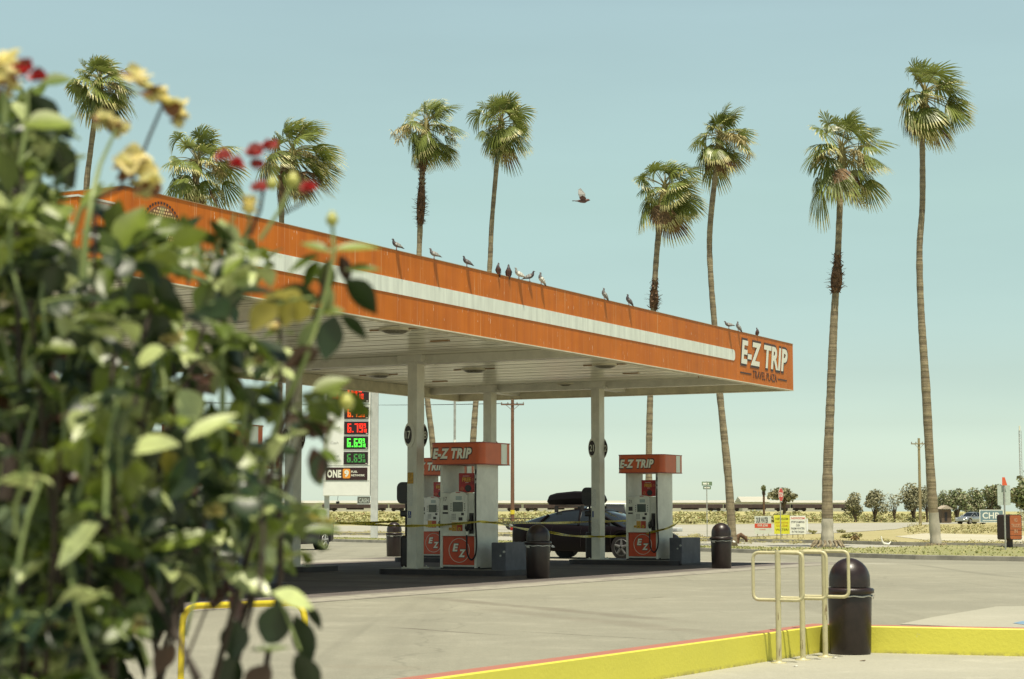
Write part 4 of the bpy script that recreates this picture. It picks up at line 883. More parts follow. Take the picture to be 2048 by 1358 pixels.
# black fastback with a roof box
hd = Vector((.82, -.572, 0)); fw = G(1243, 1119.5); sd = Vector((-hd.y, hd.x, 0))
c0 = fw - hd*1.45 + sd*.93; rz = math.atan2(hd.y, hd.x)
tes = make_car('parked_car', 'black fastback car carrying a long roof box, behind the column numbered 21', 'car', P_black,
    [(-2.45, .46, .80, .72), (-2.36, .32, 1.02, .84), (-2.0, .26, 1.06, .92), (-1.2, .22, 1.02, .95), (0, .20, .98, .96), (.9, .20, .96, .95), (1.5, .21, .92, .94), (2.0, .24, .82, .90), (2.35, .30, .68, .80), (2.47, .40, .55, .66)],
    [(-2.2, 1.0, 1.06, .70, .60), (-1.5, 1.0, 1.24, .78, .62), (-.8, .99, 1.39, .82, .64), (-.2, .97, 1.445, .84, .64), (.3, .95, 1.43, .84, .63), (.75, .94, 1.28, .83, .64), (1.45, .90, .93, .78, .70)], (-1.5, 1.45), .345, c0, rz, pillars=((-1.45, -1.2, .05), (-.05, -.1, .035), (1.4, .55, .03)), ydoor=(-.9, .1, 1.1), rim=mat('dark_rim', (.10, .10, .10), .4), lampz=(.80, .93))
rb_ = thing('roof_box', 'long black cargo box strapped on top of the black fastback car', 'roof box', c0+Vector((0, 0, 0)), rz)
m_ = MB(); st = [(-1.47, 1.60, 1.74, .34), (-1.40, 1.56, 1.84, .38), (-1.15, 1.55, 1.90, .41), (-.5, 1.56, 1.95, .42), (-.1, 1.57, 1.94, .41), (.15, 1.60, 1.85, .36), (.26, 1.66, 1.74, .24)]
R = [[(x, y_, z_) for y_, z_ in ((-h, (z0+z1)/2-.02), (-h*.93, z1-.05), (-h*.75, z1), (h*.75, z1), (h*.93, z1-.05), (h, (z0+z1)/2-.02), (h*.85, z0), (-h*.85, z0))] for x, z0, z1, h in st]
vs = [v for r in R for v in r]; m_.add(vs, [(i*8+j, (i+1)*8+j, (i+1)*8+(j+1) % 8, i*8+(j+1) % 8) for i in range(len(R)-1) for j in range(8)], 0, False); m_.add(vs, [tuple(range(8)), tuple((len(R)-1)*8+j for j in range(8))[::-1]]); m_.build('box_shell', mat('roof_box_black', (.006, .004, .005), .5, spec=.15), rb_)
for x in (-.95, -.05):
    MB().box(x-.03, x+.03, -.66, .66, 1.50, 1.535).build('crossbar', M_black, rb_)
    for s in (-1, 1): MB().box(x-.05, x+.05, s*.62-.03, s*.62+.03, 1.33, 1.50).build('bar_foot', M_black, rb_)
MB().box(-.1, .02, -.425, -.40, 1.64, 1.68).build('red_sticker', mat('tail_red2', (.7, .08, .03), .4), rb_)
# dark blue sedan at left
hd = Vector((-.40, -.917, 0)); rw = G(650, 1099.5); sd = Vector((-hd.y, hd.x, 0)); c0 = rw + hd*1.35 - sd*.88
make_car('parked_car', 'dark navy hatchback seen at an angle left of the column beneath the price sign', 'car', P_navy,
    [(-2.2, .45, .85, .70), (-2.1, .32, 1.0, .82), (-1.7, .26, 1.03, .88), (0, .22, .97, .9), (1.2, .22, .93, .89), (1.8, .26, .82, .85), (2.2, .34, .62, .70)],
    [(-2.0, .98, 1.10, .66, .56), (-1.5, .98, 1.33, .76, .58), (-.6, .96, 1.47, .80, .60), (.2, .94, 1.46, .80, .60), (.6, .93, 1.32, .79, .60), (1.3, .90, .95, .72, .64)], (-1.35, 1.35), .33, c0, math.atan2(hd.y, hd.x), pillars=((-1.4, -1.2, .06), (-.1, -.1, .035), (1.2, .5, .03)), lampz=(.78, .92))
# dark grey suv glimpsed through the leaves
make_car('parked_car', 'slate grey car at the far left pumps, mostly hidden by the rose bush', 'car', mat('paint_slate', (.10, .10, .14), .3, coat=.4),
    [(-2.3, .45, .95, .75), (-2.2, .30, 1.05, .88), (-1.4, .26, 1.05, .93), (0, .24, 1.02, .94), (1.2, .24, 1.0, .93), (1.9, .30, .90, .88), (2.3, .40, .68, .74)],
    [(-2.15, 1.0, 1.5, .72, .62), (-1.6, 1.0, 1.66, .82, .66), (-.4, 1.0, 1.70, .84, .68), (.4, 1.0, 1.64, .84, .66), (1.3, .97, 1.0, .78, .70)], (-1.4, 1.4), .36, K(12.9, 8.9, 0)+Vector((0, 0, 0)), -TH+PI/2+PI, pillars=((-1.7, -1.6, .05), (-.3, -.3, .04), (1.2, .5, .035)))
# red pickup with white trim behind the black car
pk = D(1232, 1040, 74); hdz = math.radians(190)
pu = make_car('parked_van', 'red van with cream window pillars behind the black car', 'van', P_redp,
    [(-2.3, .5, 1.1, .85), (-2.2, .4, 1.15, .95), (-.5, .35, 1.12, .98), (1.0, .35, 1.08, .98), (1.9, .36, 1.02, .95), (2.35, .45, .90, .84)],
    [(-2.15, 1.1, 1.55, .88, .70), (-1.9, 1.1, 1.70, .90, .74), (.2, 1.08, 1.72, .90, .74), (.7, 1.07, 1.60, .88, .74), (1.35, 1.04, 1.10, .84, .76)], (-1.5, 1.45), .38, (pk.x-.55, 74, 0), hdz, pillars=((-2.1, -1.95, .06), (-.9, -.8, .10), (.1, .1, .08), (1.3, .6, .05)), roofpaint=M_stripe)
# silver saloon on the far road
sv = D(1940, 1029, 232); make_car('silver_car', 'silver saloon car driving on the far road beside the CHP banner', 'car', P_silver,
    [(-2.2, .45, .85, .72), (-2.05, .32, 1.0, .85), (0, .24, .96, .9), (1.2, .24, .92, .89), (1.9, .28, .80, .85), (2.25, .38, .6, .7)],
    [(-1.7, .98, 1.05, .74, .60), (-1.1, .97, 1.36, .78, .60), (-.3, .95, 1.46, .80, .60), (.3, .94, 1.42, .80, .60), (1.15, .91, .95, .74, .64)], (-1.35, 1.35), .33, (sv.x+.2, 232, .12), math.radians(180+38), pillars=((-1.3, -1.0, .05), (-.1, -.1, .035), (1.1, .45, .03)))
# flat utility trailer
tr = thing('utility_trailer', 'low flat utility trailer with twin wheels on the far road', 'trailer', (D(1028, 1029, 160).x, 160, 0), .05); f = 160/F_PX
M_tr = mat('trailer_dark', (.03, .018, .014), .6, var=.3)
m_ = MB(); m_.box(-1.6, 1.55, -.9, .9, .52, .62); m_.build('deck', M_tr, tr)
for y in (-.9, .9):
    m_ = MB(); m_.tube([(-1.6, y, .95), (1.55, y, .95)], .03, 5)
    m_.build('side_rail', M_tr, tr)
    for x in (-1.55, -.9, -.3, .3, .9, 1.5): MB().tube([(x, y, .6), (x, y, .95)], .025, 5).build('rail_post', M_tr, tr)
for x in (-.32, .38):
    for y in (-1.0, 1.0):
        w1 = MB().disc((x, y, .33), (0, -1 if y < 0 else 1, 0), .33, .2, 20).build('wheel', M_blackr, tr); MB().disc((x, y+(-.21 if y < 0 else .205), .33), (0, 1, 0), .17, .006, 14).build('rim', M_steel, w1)
    MB().prism([(x-.42, .55), (x-.34, .72), (x+.34, .72), (x+.42, .55)], -1.25, -.92, 'y').build('mudguard', M_tr, tr)
MB().tube([(-1.6, -.5, .55), (-2.6, 0, .5), (-1.6, .5, .55)], .04, 5).build('drawbar', M_tr, tr)
for x in (-1.45, 1.45): MB().box(x-.08, x+.08, -.93, -.91, .66, .76).build('marker_lamp', mat('tail_red', (.45, .02, .015), .25), tr)

# ================================================================== PALMS
def palm_bark():
    m = bpy.data.materials.new('palm_bark'); m.use_nodes = True; q = NB(m); MATS['palm_bark'] = m
    bands = q.noise(2.2, stretch=(.15, .15, 2.6), detail=6); fine = q.noise(9, stretch=(1, 1, .5), detail=5)
    c = q.mix(q.ramp(bands, [(.35, 0.), (.65, 1.)]), (.16, .125, .08), (.34, .285, .175)); c = q.mix(.6, c, q.mix(1, c, q.ramp(fine, [(.3, .55), (.7, 1.3)]), 'MULTIPLY'))
    q.l(c, q.b.inputs['Base Color']); q.b.inputs['Roughness'].default_value = .9; q.bump(bands, .8, .06); return m
M_bark = palm_bark(); M_bark2 = mat('leaf_base_brown', (.15, .085, .045), .9, var=.6, vscale=9)
M_boot = mat('white_trunk_foot', (.46, .43, .33), .85, var=.25, vscale=2.5, stretch=(1, 1, .4))
M_fr = mat('palm_green', (.165, .20, .045), .38, var=.5, vscale=1.6, trans=.22); M_fry = mat('palm_tip_yellow', (.50, .47, .20), .5, var=.3, vscale=3, trans=.2)
M_frd = mat('palm_dead_brown', (.20, .12, .055), .8, var=.5, vscale=5); M_pet = mat('palm_petiole', (.20, .17, .05), .5)
M_fruit = mat('palm_flower_straw', (.50, .42, .20), .7, var=.3, vscale=6)
def fan(mb, hub, az, el, Lp, R, rnd, droop, wind, mi_leaf, mi_tip, mi_pet, spread=2.0, n=26):
    d = Vector((math.cos(el)*math.cos(az), math.cos(el)*math.sin(az), math.sin(el)))
    p = hub.copy(); pts = [p.copy()]; dd = d.copy()
    for k in range(5):
        dd = (dd + Vector((wind*.03, 0, -.055*(1+droop)))).normalized(); p = p + dd*Lp/5; pts.append(p.copy())
    mb.tube(pts, [.03, .024, .02, .018, .016, .014], 5, mi_pet, cap=False)
    s = dd.cross(Vector((0, 0, 1)));
    if s.length < .1: s = Vector((1, 0, 0))
    s.normalize(); nn = s.cross(dd).normalized(); roll = rnd.uniform(-.8, .8); s, nn = s*math.cos(roll)+nn*math.sin(roll), nn*math.cos(roll)-s*math.sin(roll)
    da = 2*spread/(n-1); V = []; F = []; M = []
    for i in range(n):
        t = i/(n-1)*2-1; a = t*spread; dirv = dd*math.cos(a)+s*math.sin(a)+nn*(.25*abs(t)-.05*(i % 2)); dirv.normalize()
        side = (-dd*math.sin(a)+s*math.cos(a)).normalized(); r = R*(1-.22*t*t)*rnd.uniform(.90, 1.06)
        gr = droop*(.35+.5*abs(t))
        rows = []
        for u, wd in ((0, .004), (.34, .34*R*da*.50), (.58, .58*R*da*.42), (.80, .05*R*.6), (1.0, .004)):
            q = p + dirv*r*u + Vector((wind*.20*u*u, 0, -gr*R*u**2.4)) + Vector((rnd.uniform(-1, 1), rnd.uniform(-1, 1), rnd.uniform(-1, 1)))*.02*u
            rows.append((q-side*wd, q+side*wd))
        o = len(V)
        for a_, b_ in rows: V += [a_, b_]
        for k in range(4): F.append((o+2*k, o+2*k+1, o+2*k+3, o+2*k+2)); M.append(mi_leaf if k < 3 else mi_tip)
    for k, f in enumerate(F): pass
    o = len(mb.v); mb.v += [tuple(v) for v in V]; mb.f += [tuple(i+o for i in f) for f in F]; mb.mi += M; mb.sm += [False]*len(F)
def palm(label, dist, base_px, trunk_px, widths, hub_px, R, Lp, seed, nf=40, shag=None, skirt=None, white=0, wind=1.0, fruit=(), lowest=-1.0, yellow=.35):
    rnd = random.Random(seed)
    b = D(base_px[0], base_px[1], dist); base = Vector((b.x, dist, .12))
    t = thing('palm_tree', label, 'palm tree', base, 0, 'tall fan palms along the verge')
    P = [Vector((0, 0, -.15))] + [Vector((D(x, y, dist).x-base.x, 0, D(x, y, dist).z-base.z)) for x, y in trunk_px]
    f = dist/F_PX
    # resample
    pts = []; rs = []
    for i in range(len(P)-1):
        L = (P[i+1]-P[i]).length; n = max(2, int(L/.16))
        p0 = P[max(0, i-1)]; p3 = P[min(len(P)-1, i+2)]
        for k in range(n):
            u = k/n; q = .5*((2*P[i])+(-p0+P[i+1])*u+(2*p0-5*P[i]+4*P[i+1]-p3)*u*u+(-p0+3*P[i]-3*P[i+1]+p3)*u**3)
            w_ = (widths[i]*(1-u)+widths[i+1]*u)*f/2*.93; pts.append(q); rs.append(w_*(1+.05*mnoise.noise(Vector((q.z*2.1, seed, 0)))+rnd.uniform(-.05, .05)))
    pts.append(P[-1]); rs.append(widths[-1]*f/2)
    m_ = MB()
    if white:
        k0 = next(i for i, p in enumerate(pts) if p.z > white); 
        m_.tube(pts[k0:], rs[k0:], 14); m_.build('trunk', M_bark, t)
        m_ = MB(); n = 14
        m_.tube([pts[0]+Vector((0, 0, 0))]+pts[1:k0+1], [rs[0]*1.25]+[r*(1.02+.05*math.sin(i*2.1)) for i, r in enumerate(rs[1:k0+1])], n); m_.build('whitewashed_foot', M_boot, t)
        m_ = MB()
        for k in range(16):
            a = 2*PI*k/16; r0 = rs[0]*1.1; m_.tube([(r0*math.cos(a), r0*math.sin(a), .14), (r0*1.2*math.cos(a+.1), r0*1.2*math.sin(a+.1), .02), (r0*1.45*math.cos(a), r0*1.45*math.sin(a), -.1)], [.06, .06, .04], 5)
        m_.build('root_mound', M_bark, t)
    else: m_.tube(pts, rs, 14); m_.build('trunk', M_bark, t)
    def along(y0, y1):
        z0 = D(0, y1, dist).z-base.z; z1 = D(0, y0, dist).z-base.z; return [(p, r) for p, r in zip(pts, rs) if z0 <= p.z <= z1]
    if shag:
        for (ya, yb, wpx) in shag:
            seg = along(ya, yb); m_ = MB()
            z_0, z_1 = seg[0][0].z, seg[-1][0].z
            for p, r in seg:
                u = (p.z-z_0)/(z_1-z_0+1e-6); env = (.55+.45*math.sin(PI*min(1, u*1.3+.12)))
                for k in range(20):
                    a = rnd.uniform(0, 2*PI); rr_ = wpx*f/2*env; d = Vector((math.cos(a), math.sin(a), 0)); sd = Vector((-d.y, d.x, 0)); q = p+d*r*.8+Vector((0, 0, rnd.uniform(-.08, .08)))
                    tip = p+d*rr_*rnd.uniform(.8, 1.45)+Vector((0, 0, rnd.choice((-1, 1, 1))*rnd.uniform(.02, .16))); w2 = rnd.uniform(.03, .07)
                    m_.add([q-sd*w2, q+sd*w2, tip+sd*w2*.4, tip-sd*w2*.4], [(0, 1, 2, 3)])
            core = [p for p, r in seg]; m_.tube(core, [wpx*f/2*.62*(.6+.4*math.sin(PI*min(1, (p.z-z_0)/(z_1-z_0)*1.2+.1))) for p in core], 10)
            m_.build('old_leaf_bases', M_bark2, t)
    hub = Vector((D(*hub_px, dist).x-base.x, 0, D(hub_px[0], hub_px[1], dist).z-base.z))
    m_ = MB()
    m_.tube([pts[-1], pts[-1].lerp(hub, .5), hub, hub+Vector((0, 0, .35))], [rs[-1]*1.15, rs[-1]*1.5, rs[-1]*1.2, .03], 10, 3)
    nf = int(nf*1.02)
    for k in range(nf):
        u = (k+.5)/nf; el = math.pi/2*.93 - (math.pi/2-(lowest+.22))*u**.95 + rnd.uniform(-.22, .22); az = k*2.39996+rnd.uniform(-.5, .5); low = max(0, (u-.55)/.45)
        if rnd.random() < .16: continue
        old = rnd.random() < yellow*low
        fan(m_, hub+Vector((0, 0, .18-.45*u)), az, el, 1.22*Lp*rnd.uniform(.50, 1.15)*(1-.10*u)*(.62 if el > .95 else 1), 1.02*R*rnd.uniform(.58, 1.15), rnd, .28+.75*u+rnd.uniform(0, .4), wind, 2 if (old and low > .6) else 0, 1 if (rnd.random() < .45+.4*u) else 0, 3, spread=rnd.uniform(1.35, 2.0), n=24)
    for k in range(rnd.randint(3, 7)):   # dead fans hanging against the trunk
        fan(m_, hub+Vector((0, 0, -.25)), rnd.uniform(0, 2*PI), rnd.uniform(-1.35, -.9), Lp*rnd.uniform(.5, .9), R*rnd.uniform(.5, .85), rnd, 1.3, wind*.5, 2, 1, 2, spread=1.1, n=16)
    m_.build('crown', [M_fr, M_fry, M_frd, M_pet], t)
    if fruit:
        m_ = MB()
        for az, ln, dr in fruit:
            d = Vector((math.cos(az), math.sin(az), .45)); p = hub.copy(); main = [p.copy()]
            for k in range(8): d = (d+Vector((0, 0, -.17*dr))).normalized(); p = p+d*ln/8; main.append(p.copy())
            m_.tube(main, .014, 4)
            for j in range(70):
                q = main[rnd.randrange(3, 9)]; e = Vector((rnd.uniform(-1, 1), rnd.uniform(-1, 1), rnd.uniform(-.9, .3))).normalized()*rnd.uniform(.15, .40)
                s2 = Vector((rnd.uniform(-1, 1), rnd.uniform(-1, 1), 0)).normalized()*.013; e2 = e+Vector((0, 0, -.14))
                m_.add([q-s2, q+s2, q+e*.6+s2*1.6, q+e*.6-s2*1.6, q+e2+s2, q+e2-s2], [(0, 1, 2, 3), (3, 2, 4, 5)])
        m_.build('flower_stalk', M_fruit, t)
    return t
palm('tallest rightmost palm with a slim clean trunk and whitewashed foot', 66, (1873, 1105), [(1873, 1100), (1862, 960), (1852, 780), (1842, 620), (1839, 500), (1845, 400), (1844, 240)], [32, 25, 20, 19, 15, 14, 13, 12], (1850, 188), .80, .84, 11, 46, white=1.15, wind=1.0, lowest=-1.0)
palm('broad ragged palm with a shaggy collar halfway up its trunk and a white foot', 74, (1655, 1092), [(1655, 1086), (1655, 960), (1661, 800), (1668, 640), (1673, 560), (1677, 480), (1682, 350)], [44, 27, 22, 19, 17, 14, 14, 13], (1684, 300), 1.02, 1.25, 37, 44, shag=[(505, 588, 38)], white=.95, wind=.9, fruit=((.2, 1.5, 1.2), (3.5, 1.4, 1.3), (.0, 1.3, 1.5), (.5, 1.5, 1.1)), yellow=.5)
palm('leaning palm with pale flower clusters rising just right of the canopy corner', 78, (1466, 1092), [(1465, 1080), (1457, 960), (1445, 840), (1437, 760), (1429, 650), (1422, 560), (1419, 480), (1425, 400), (1436, 315)], [24, 19, 17, 15, 14, 13, 12, 12, 12, 12], (1441, 274), .80, .82, 13, 42, wind=.8, fruit=((-.9, 1.3, .9), (-.6, 1.2, 1.0), (-1.2, 1.1, .7), (.1, 1.5, 1.3)), yellow=.5)
palm('shorter palm with a rough bark collar just above the canopy edge', 80, (1298, 1090), [(1298, 1080), (1298, 900), (1302, 740), (1306, 640), (1311, 540), (1319, 440)], [20, 16, 14, 13, 13, 12, 12], (1330, 376), .90, .88, 14, 38, shag=[(562, 622, 30)], wind=1.2, yellow=.9, lowest=-1.15)
palm('slim clean palm right of the shaggy trunked one, over the canopy middle', 84, (934, 1080), [(934, 1070), (945, 900), (953, 790), (968, 660), (979, 540), (984, 440), (997, 290)], [20, 15, 14, 12, 11, 11, 10, 10], (1003, 245), .84, .84, 15, 42, wind=.6)
palm('palm with a long shaggy brown trunk top over the canopy middle', 84, (872, 1080), [(872, 1070), (866, 900), (855, 800), (842, 640), (838, 540), (840, 460), (847, 290)], [20, 15, 13, 12, 11, 11, 12, 12], (853, 252), .86, .86, 16, 38, shag=[(300, 345, 30), (335, 450, 28)], wind=1.3, fruit=((3.3, 1.6, .9), (3.0, 1.5, 1.2), (.1, 1.4, 1.2)))
palm('windswept palm with a ragged straw-coloured skirt behind the red rosebuds', 82, (556, 1080), [(556, 1070), (560, 760), (562, 560), (563, 470), (564, 380), (568, 330)], [20, 15, 11, 11, 11, 14, 16], (586, 305), 1.02, 1.10, 17, 44, shag=[(318, 385, 24)], wind=2.6, yellow=.9, lowest=-1.05, fruit=((3.0, 1.2, .8), (.2, 1.5, 1.2), (-.3, 1.6, 1.3)))
palm('low palm peeking over the left canopy edge, second from the left', 84, (400, 1080), [(400, 1070), (396, 700), (392, 480), (392, 355)], [20, 16, 13, 13, 14], (396, 325), 1.08, 1.15, 18, 40, wind=.9, fruit=((.3, 1.3, 1.1), (.0, 1.2, 1.2)))
palm('leftmost palm behind the dead yellow roses', 78, (150, 1080), [(150, 1070), (160, 640), (172, 390), (180, 310), (194, 205)], [20, 16, 14, 13, 12, 12], (200, 165), .86, .85, 19, 44, wind=.9, fruit=((.4, 1.2, 1.1), (.1, 1.1, 1.2), (.7, 1.2, 1.0)))

# ================================================================== PIGEONS
def pigeon(label, a, off, head, pitch, col, dark, pale=None, look=0, scale=1.0, group='pigeons perched on the canopy edge'):
    """body lofted along a bent axis; +x is forward, feet at the origin"""
    base = K(a, off, H1+.014) if not isinstance(a, Vector) else a
    t = thing('pigeon', label, 'pigeon', base, head, group); t.scale = (scale,)*3
    nk = math.radians(look)
    prof = [(-.19, .062, .020, .004), (-.155, .068, .030, .009), (-.11, .080, .034, .018), (-.075, .092, .045, .036), (-.035, .104, .055, .050), (.01, .112, .058, .056), (.05, .124, .050, .050), (.078, .146, .036, .038), (.090, .172, .026, .027), (.097, .192, .022, .022), (.104, .206, .0225, .0215), (.115, .212, .020, .019), (.127, .209, .011, .010), (.135, .206, .005, .005), (.148, .202, .002, .002)]
    P = []
    ca, sa = math.cos(math.radians(pitch)), math.sin(math.radians(pitch))
    for x, z, rx, rz in prof:
        dx, dz = x, z-.10
        if x > .06: kk = (x-.06)/.09; ex = -math.sin(nk)*.03*kk; dx += ex; dz += abs(math.sin(nk))*.0
        P.append((Vector((dx*ca-dz*sa, 0, .105+dx*sa+dz*ca)), rx, rz))
    m_ = MB(); n = 12; vs = []
    for i, (p, rx, rz) in enumerate(P):
        tn = (P[min(i+1, len(P)-1)][0]-P[max(i-1, 0)][0]).normalized(); up = Vector((-tn.z, 0, tn.x))
        for k in range(n): vs.append(p+Vector((0, 1, 0))*rx*math.cos(2*PI*k/n)+up*rz*math.sin(2*PI*k/n))
    fs = [(i*n+k, i*n+(k+1) % n, (i+1)*n+(k+1) % n, (i+1)*n+k) for i in range(len(P)-1) for k in range(n)]
    m_.add(vs, fs, 0, True); m_.mi = [2 if i//n >= 12 else (1 if (i//n >= 6 or i//n <= 1) else 0) for i in range(len(fs))]
    m_.build('body', [col, dark, M_beak], t)
    m_ = MB()
    for s in (-1, 1):
        R = []
        for x, z, h, o in ((.045, .125, .022, .046), (.01, .122, .036, .060), (-.05, .112, .036, .056), (-.10, .096, .022, .044), (-.155, .080, .004, .026)):
            dx, dz = x, z-.10; c = Vector((dx*ca-dz*sa, s*o, .105+dx*sa+dz*ca)); up = Vector((-sa, -s*.45, ca)).normalized(); R.append((c+up*h, c-up*h, c+Vector((0, s*.008, 0))))
        v = [q for r in R for q in r]; m_.add(v, [(3*i, 3*i+2, 3*i+5, 3*i+3) for i in range(4)]+[(3*i+2, 3*i+1, 3*i+4, 3*i+5) for i in range(4)], 0, True)
        c1, c2 = 1, 3
        for i0 in (1, 2):
            A, B = R[i0], R[i0+1]; f0, f1 = .25, .42; m_.add([A[0].lerp(B[0], f0)+Vector((0, s*.009, 0)), A[1].lerp(B[1], f0)+Vector((0, s*.009, 0)), A[1].lerp(B[1], f1)+Vector((0, s*.009, 0)), A[0].lerp(B[0], f1)+Vector((0, s*.009, 0))], [(0, 1, 2, 3)], 1)
    m_.build('wing', [pale or M_pgrey, dark], t)
    m_ = MB()
    for s in (-1, 1): m_.tube([(0.0, s*.022, .07), (.004, s*.022, .03), (0, s*.022, .004)], [.008, .005, .004], 5); m_.tube([(-.012, s*.022, .003), (.028, s*.022, .003)], .0035, 4)
    m_.build('legs', M_pleg, t)
    return t
M_pgrey = mat('feather_grey', (.27, .27, .25), .7, var=.2, vscale=30); M_pdark = mat('feather_dark', (.045, .035, .040), .6); M_pbody = mat('feather_slate', (.13, .12, .12), .7, var=.2, vscale=30)
M_pwhite = mat('feather_white', (.55, .54, .47), .7, var=.15, vscale=30); M_pbrown = mat('feather_brown', (.12, .06, .05), .7, var=.2, vscale=30); M_pleg = mat('pigeon_pink_leg', (.40, .12, .10), .6); M_beak = mat('beak_grey', (.10, .09, .08), .5)
def a_of(px):
    k = (px-1024)/F_PX; return (CO.x-k*CO.y)/(U.x-k*U.y)
hL = PI+.1; hR = .1
for px, hd_, pt, c_, dk, pl, lb in (
    (790, hL+.15, 12, M_pbody, M_pdark, M_pgrey, 'leftmost perched pigeon, grey with a dark head, standing alone'),
    (866, hL+.1, 8, M_pgrey, M_pbody, M_pgrey, 'second pigeon from the left, crouched and pale grey'),
    (932, hL+.2, 14, M_pbody, M_pdark, M_pbody, 'third pigeon from the left, dark with its tail feathers split'),
    (995, hL+1.0, 52, M_pbrown, M_pdark, M_pbrown, 'upright brown pigeon, left of the two standing bolt upright'),
    (1016, hL+1.5, 60, M_pbrown, M_pdark, M_pbrown, 'upright brown pigeon, right of the two standing bolt upright'),
    (1037, hL+.1, 16, M_pwhite, M_pgrey, M_pwhite, 'pale pigeon facing left beside the two upright brown ones'),
    (1058, hR-.1, 6, M_pbody, M_pdark, M_pgrey, 'dark pigeon facing right, tail against the pale one'),
    (1082, hL+.3, 38, M_pwhite, M_pbody, M_pwhite, 'whitest pigeon, at the right end of the close group of five'),
    (1209, hL+.3, 40, M_pgrey, M_pbody, M_pgrey, 'grey pigeon leaning steeply, left of the lone pair'),
    (1258, hL+.3, 34, M_pbody, M_pdark, M_pbody, 'dark pigeon right of the lone pair, beak to the left'),
    (1459, hL+.1, -6, M_pbody, M_pbody, M_pgrey, 'hunched pigeon pecking at the ledge above the end of the stripe'),
    (1478, hL+.3, 38, M_pgrey, M_pbody, M_pgrey, 'grey pigeon directly behind the pecking one near the lettering'),
    (1516, hL+2.0, 58, M_pbrown, M_pdark, M_pbrown, 'rightmost pigeon, small and dark above the lettering')):
    pigeon(lb, a_of(px), -.012, hd_, pt, c_, dk, pl, scale=(.74 if px < 1000 else .82) if px != 1516 else .7)
# flying pigeon
fb = D(1166, 402, 40); fl = thing('flying_pigeon', 'pigeon flying alone in the open sky with one pale wing raised', 'pigeon', fb, 0); fl.scale = (1.0, 1.2, 1.0)
m_ = MB(); n = 12
pr = [(-.17, .0, .030, .006), (-.12, .0, .040, .012), (-.06, .0, .050, .035), (0, .0, .055, .045), (.05, .0, .048, .042), (.08, .012, .030, .032), (.105, .022, .027, .028), (.13, .022, .020, .020), (.145, .018, .006, .006), (.158, .016, .002, .002)]
vs = [Vector((x, r*math.cos(2*PI*k/n), z+q*math.sin(2*PI*k/n))) for x, z, r, q in pr for k in range(n)]
m_.add(vs, [(i*n+k, i*n+(k+1) % n, (i+1)*n+(k+1) % n, (i+1)*n+k) for i in range(len(pr)-1) for k in range(n)], 0, True); m_.build('body', M_pbrown, fl)
for s, m2, tip in ((-1, M_pbrown, (-.02, -.10, .10)), (1, M_pgrey, (-.05, .10, .30))):
    v = [Vector((.05, s*.04, .02)), Vector((-.05, s*.045, .02)), Vector(tip)*.55+Vector((.075, 0, 0)), Vector(tip)*.55+Vector((-.075, 0, 0)), Vector(tip)+Vector((.0, 0, 0)), Vector(tip)+Vector((-.045, 0, -.03))]
    th = Vector((0, 0, .006)); m_ = MB(); m_.add(v+[q+Vector((.004, -.008, 0)) for q in v], [(0, 1, 3, 2), (2, 3, 5, 4), (6, 8, 9, 7), (8, 10, 11, 9), (0, 2, 8, 6), (2, 4, 10, 8), (1, 7, 9, 3), (3, 9, 11, 5), (4, 5, 11, 10)]); m_.build('wing', m2, fl)
m_ = MB(); m_.add([(-.14, -.02, 0), (-.14, .02, 0), (-.23, .05, .004), (-.23, -.05, .004), (-.14, 0, .01)], [(0, 1, 2, 3), (4, 2, 1), (4, 0, 3), (4, 3, 2)]); m_.build('tail', M_pdark, fl)

# ================================================================== VEGETATION AND BACKGROUND
def cards(n, centers, radii, size, rnd, flat=.0, up=.3):
    """n random leaf quads scattered in blobs; returns verts (4n,3)"""
    c = centers[rnd.integers(0, len(centers), n)]; d = rnd.normal(size=(n, 3)); d /= np.linalg.norm(d, axis=1)[:, None]
    r = rnd.random((n, 1))**.45; p = c[:, :3]+d*r*(radii*c[:, 3:4])
    a = rnd.normal(size=(n, 3)); a[:, 2] += up; a /= np.linalg.norm(a, axis=1)[:, None]; b = np.cross(a, rnd.normal(size=(n, 3))); b /= np.linalg.norm(b, axis=1)[:, None]
    s = size*(.6+.8*rnd.random((n, 1))); e = np.cross(a, b)
    return np.stack([p-b*s-e*s*.6, p+b*s-e*s*.6, p+b*s*.7+e*s*.7, p-b*s*.7+e*s*.7], 1).reshape(-1, 3)
def quads_mesh(name, V, mats, mi, parent=None, loc=None, nv=4):
    n = len(V)//nv; me = bpy.data.meshes.new(name); me.vertices.add(len(V)); me.vertices.foreach_set('co', np.asarray(V, dtype=np.float32).ravel())
    me.loops.add(n*nv); me.loops.foreach_set('vertex_index', np.arange(n*nv, dtype=np.int32)); me.polygons.add(n); me.polygons.foreach_set('loop_start', np.arange(0, n*nv, nv, dtype=np.int32)); me.polygons.foreach_set('loop_total', np.full(n, nv, dtype=np.int32))
    for m in mats: me.materials.append(m)
    me.polygons.foreach_set('material_index', np.asarray(mi, dtype=np.int32)); me.update(); me.validate()
    o = bpy.data.objects.new(name, me); COL.objects.link(o)
    if parent: o.parent = parent
    if loc is not None: o.location = loc
    return o
R_ = np.random.default_rng(5)
M_t1 = mat('tree_leaf_olive', (.23, .225, .13), .8, var=.3, vscale=.8); M_t2 = mat('tree_leaf_light', (.34, .32, .19), .8); M_t3 = mat('tree_leaf_green', (.19, .23, .10), .8); M_brown = mat('twig_brown', (.12, .085, .055), .9)
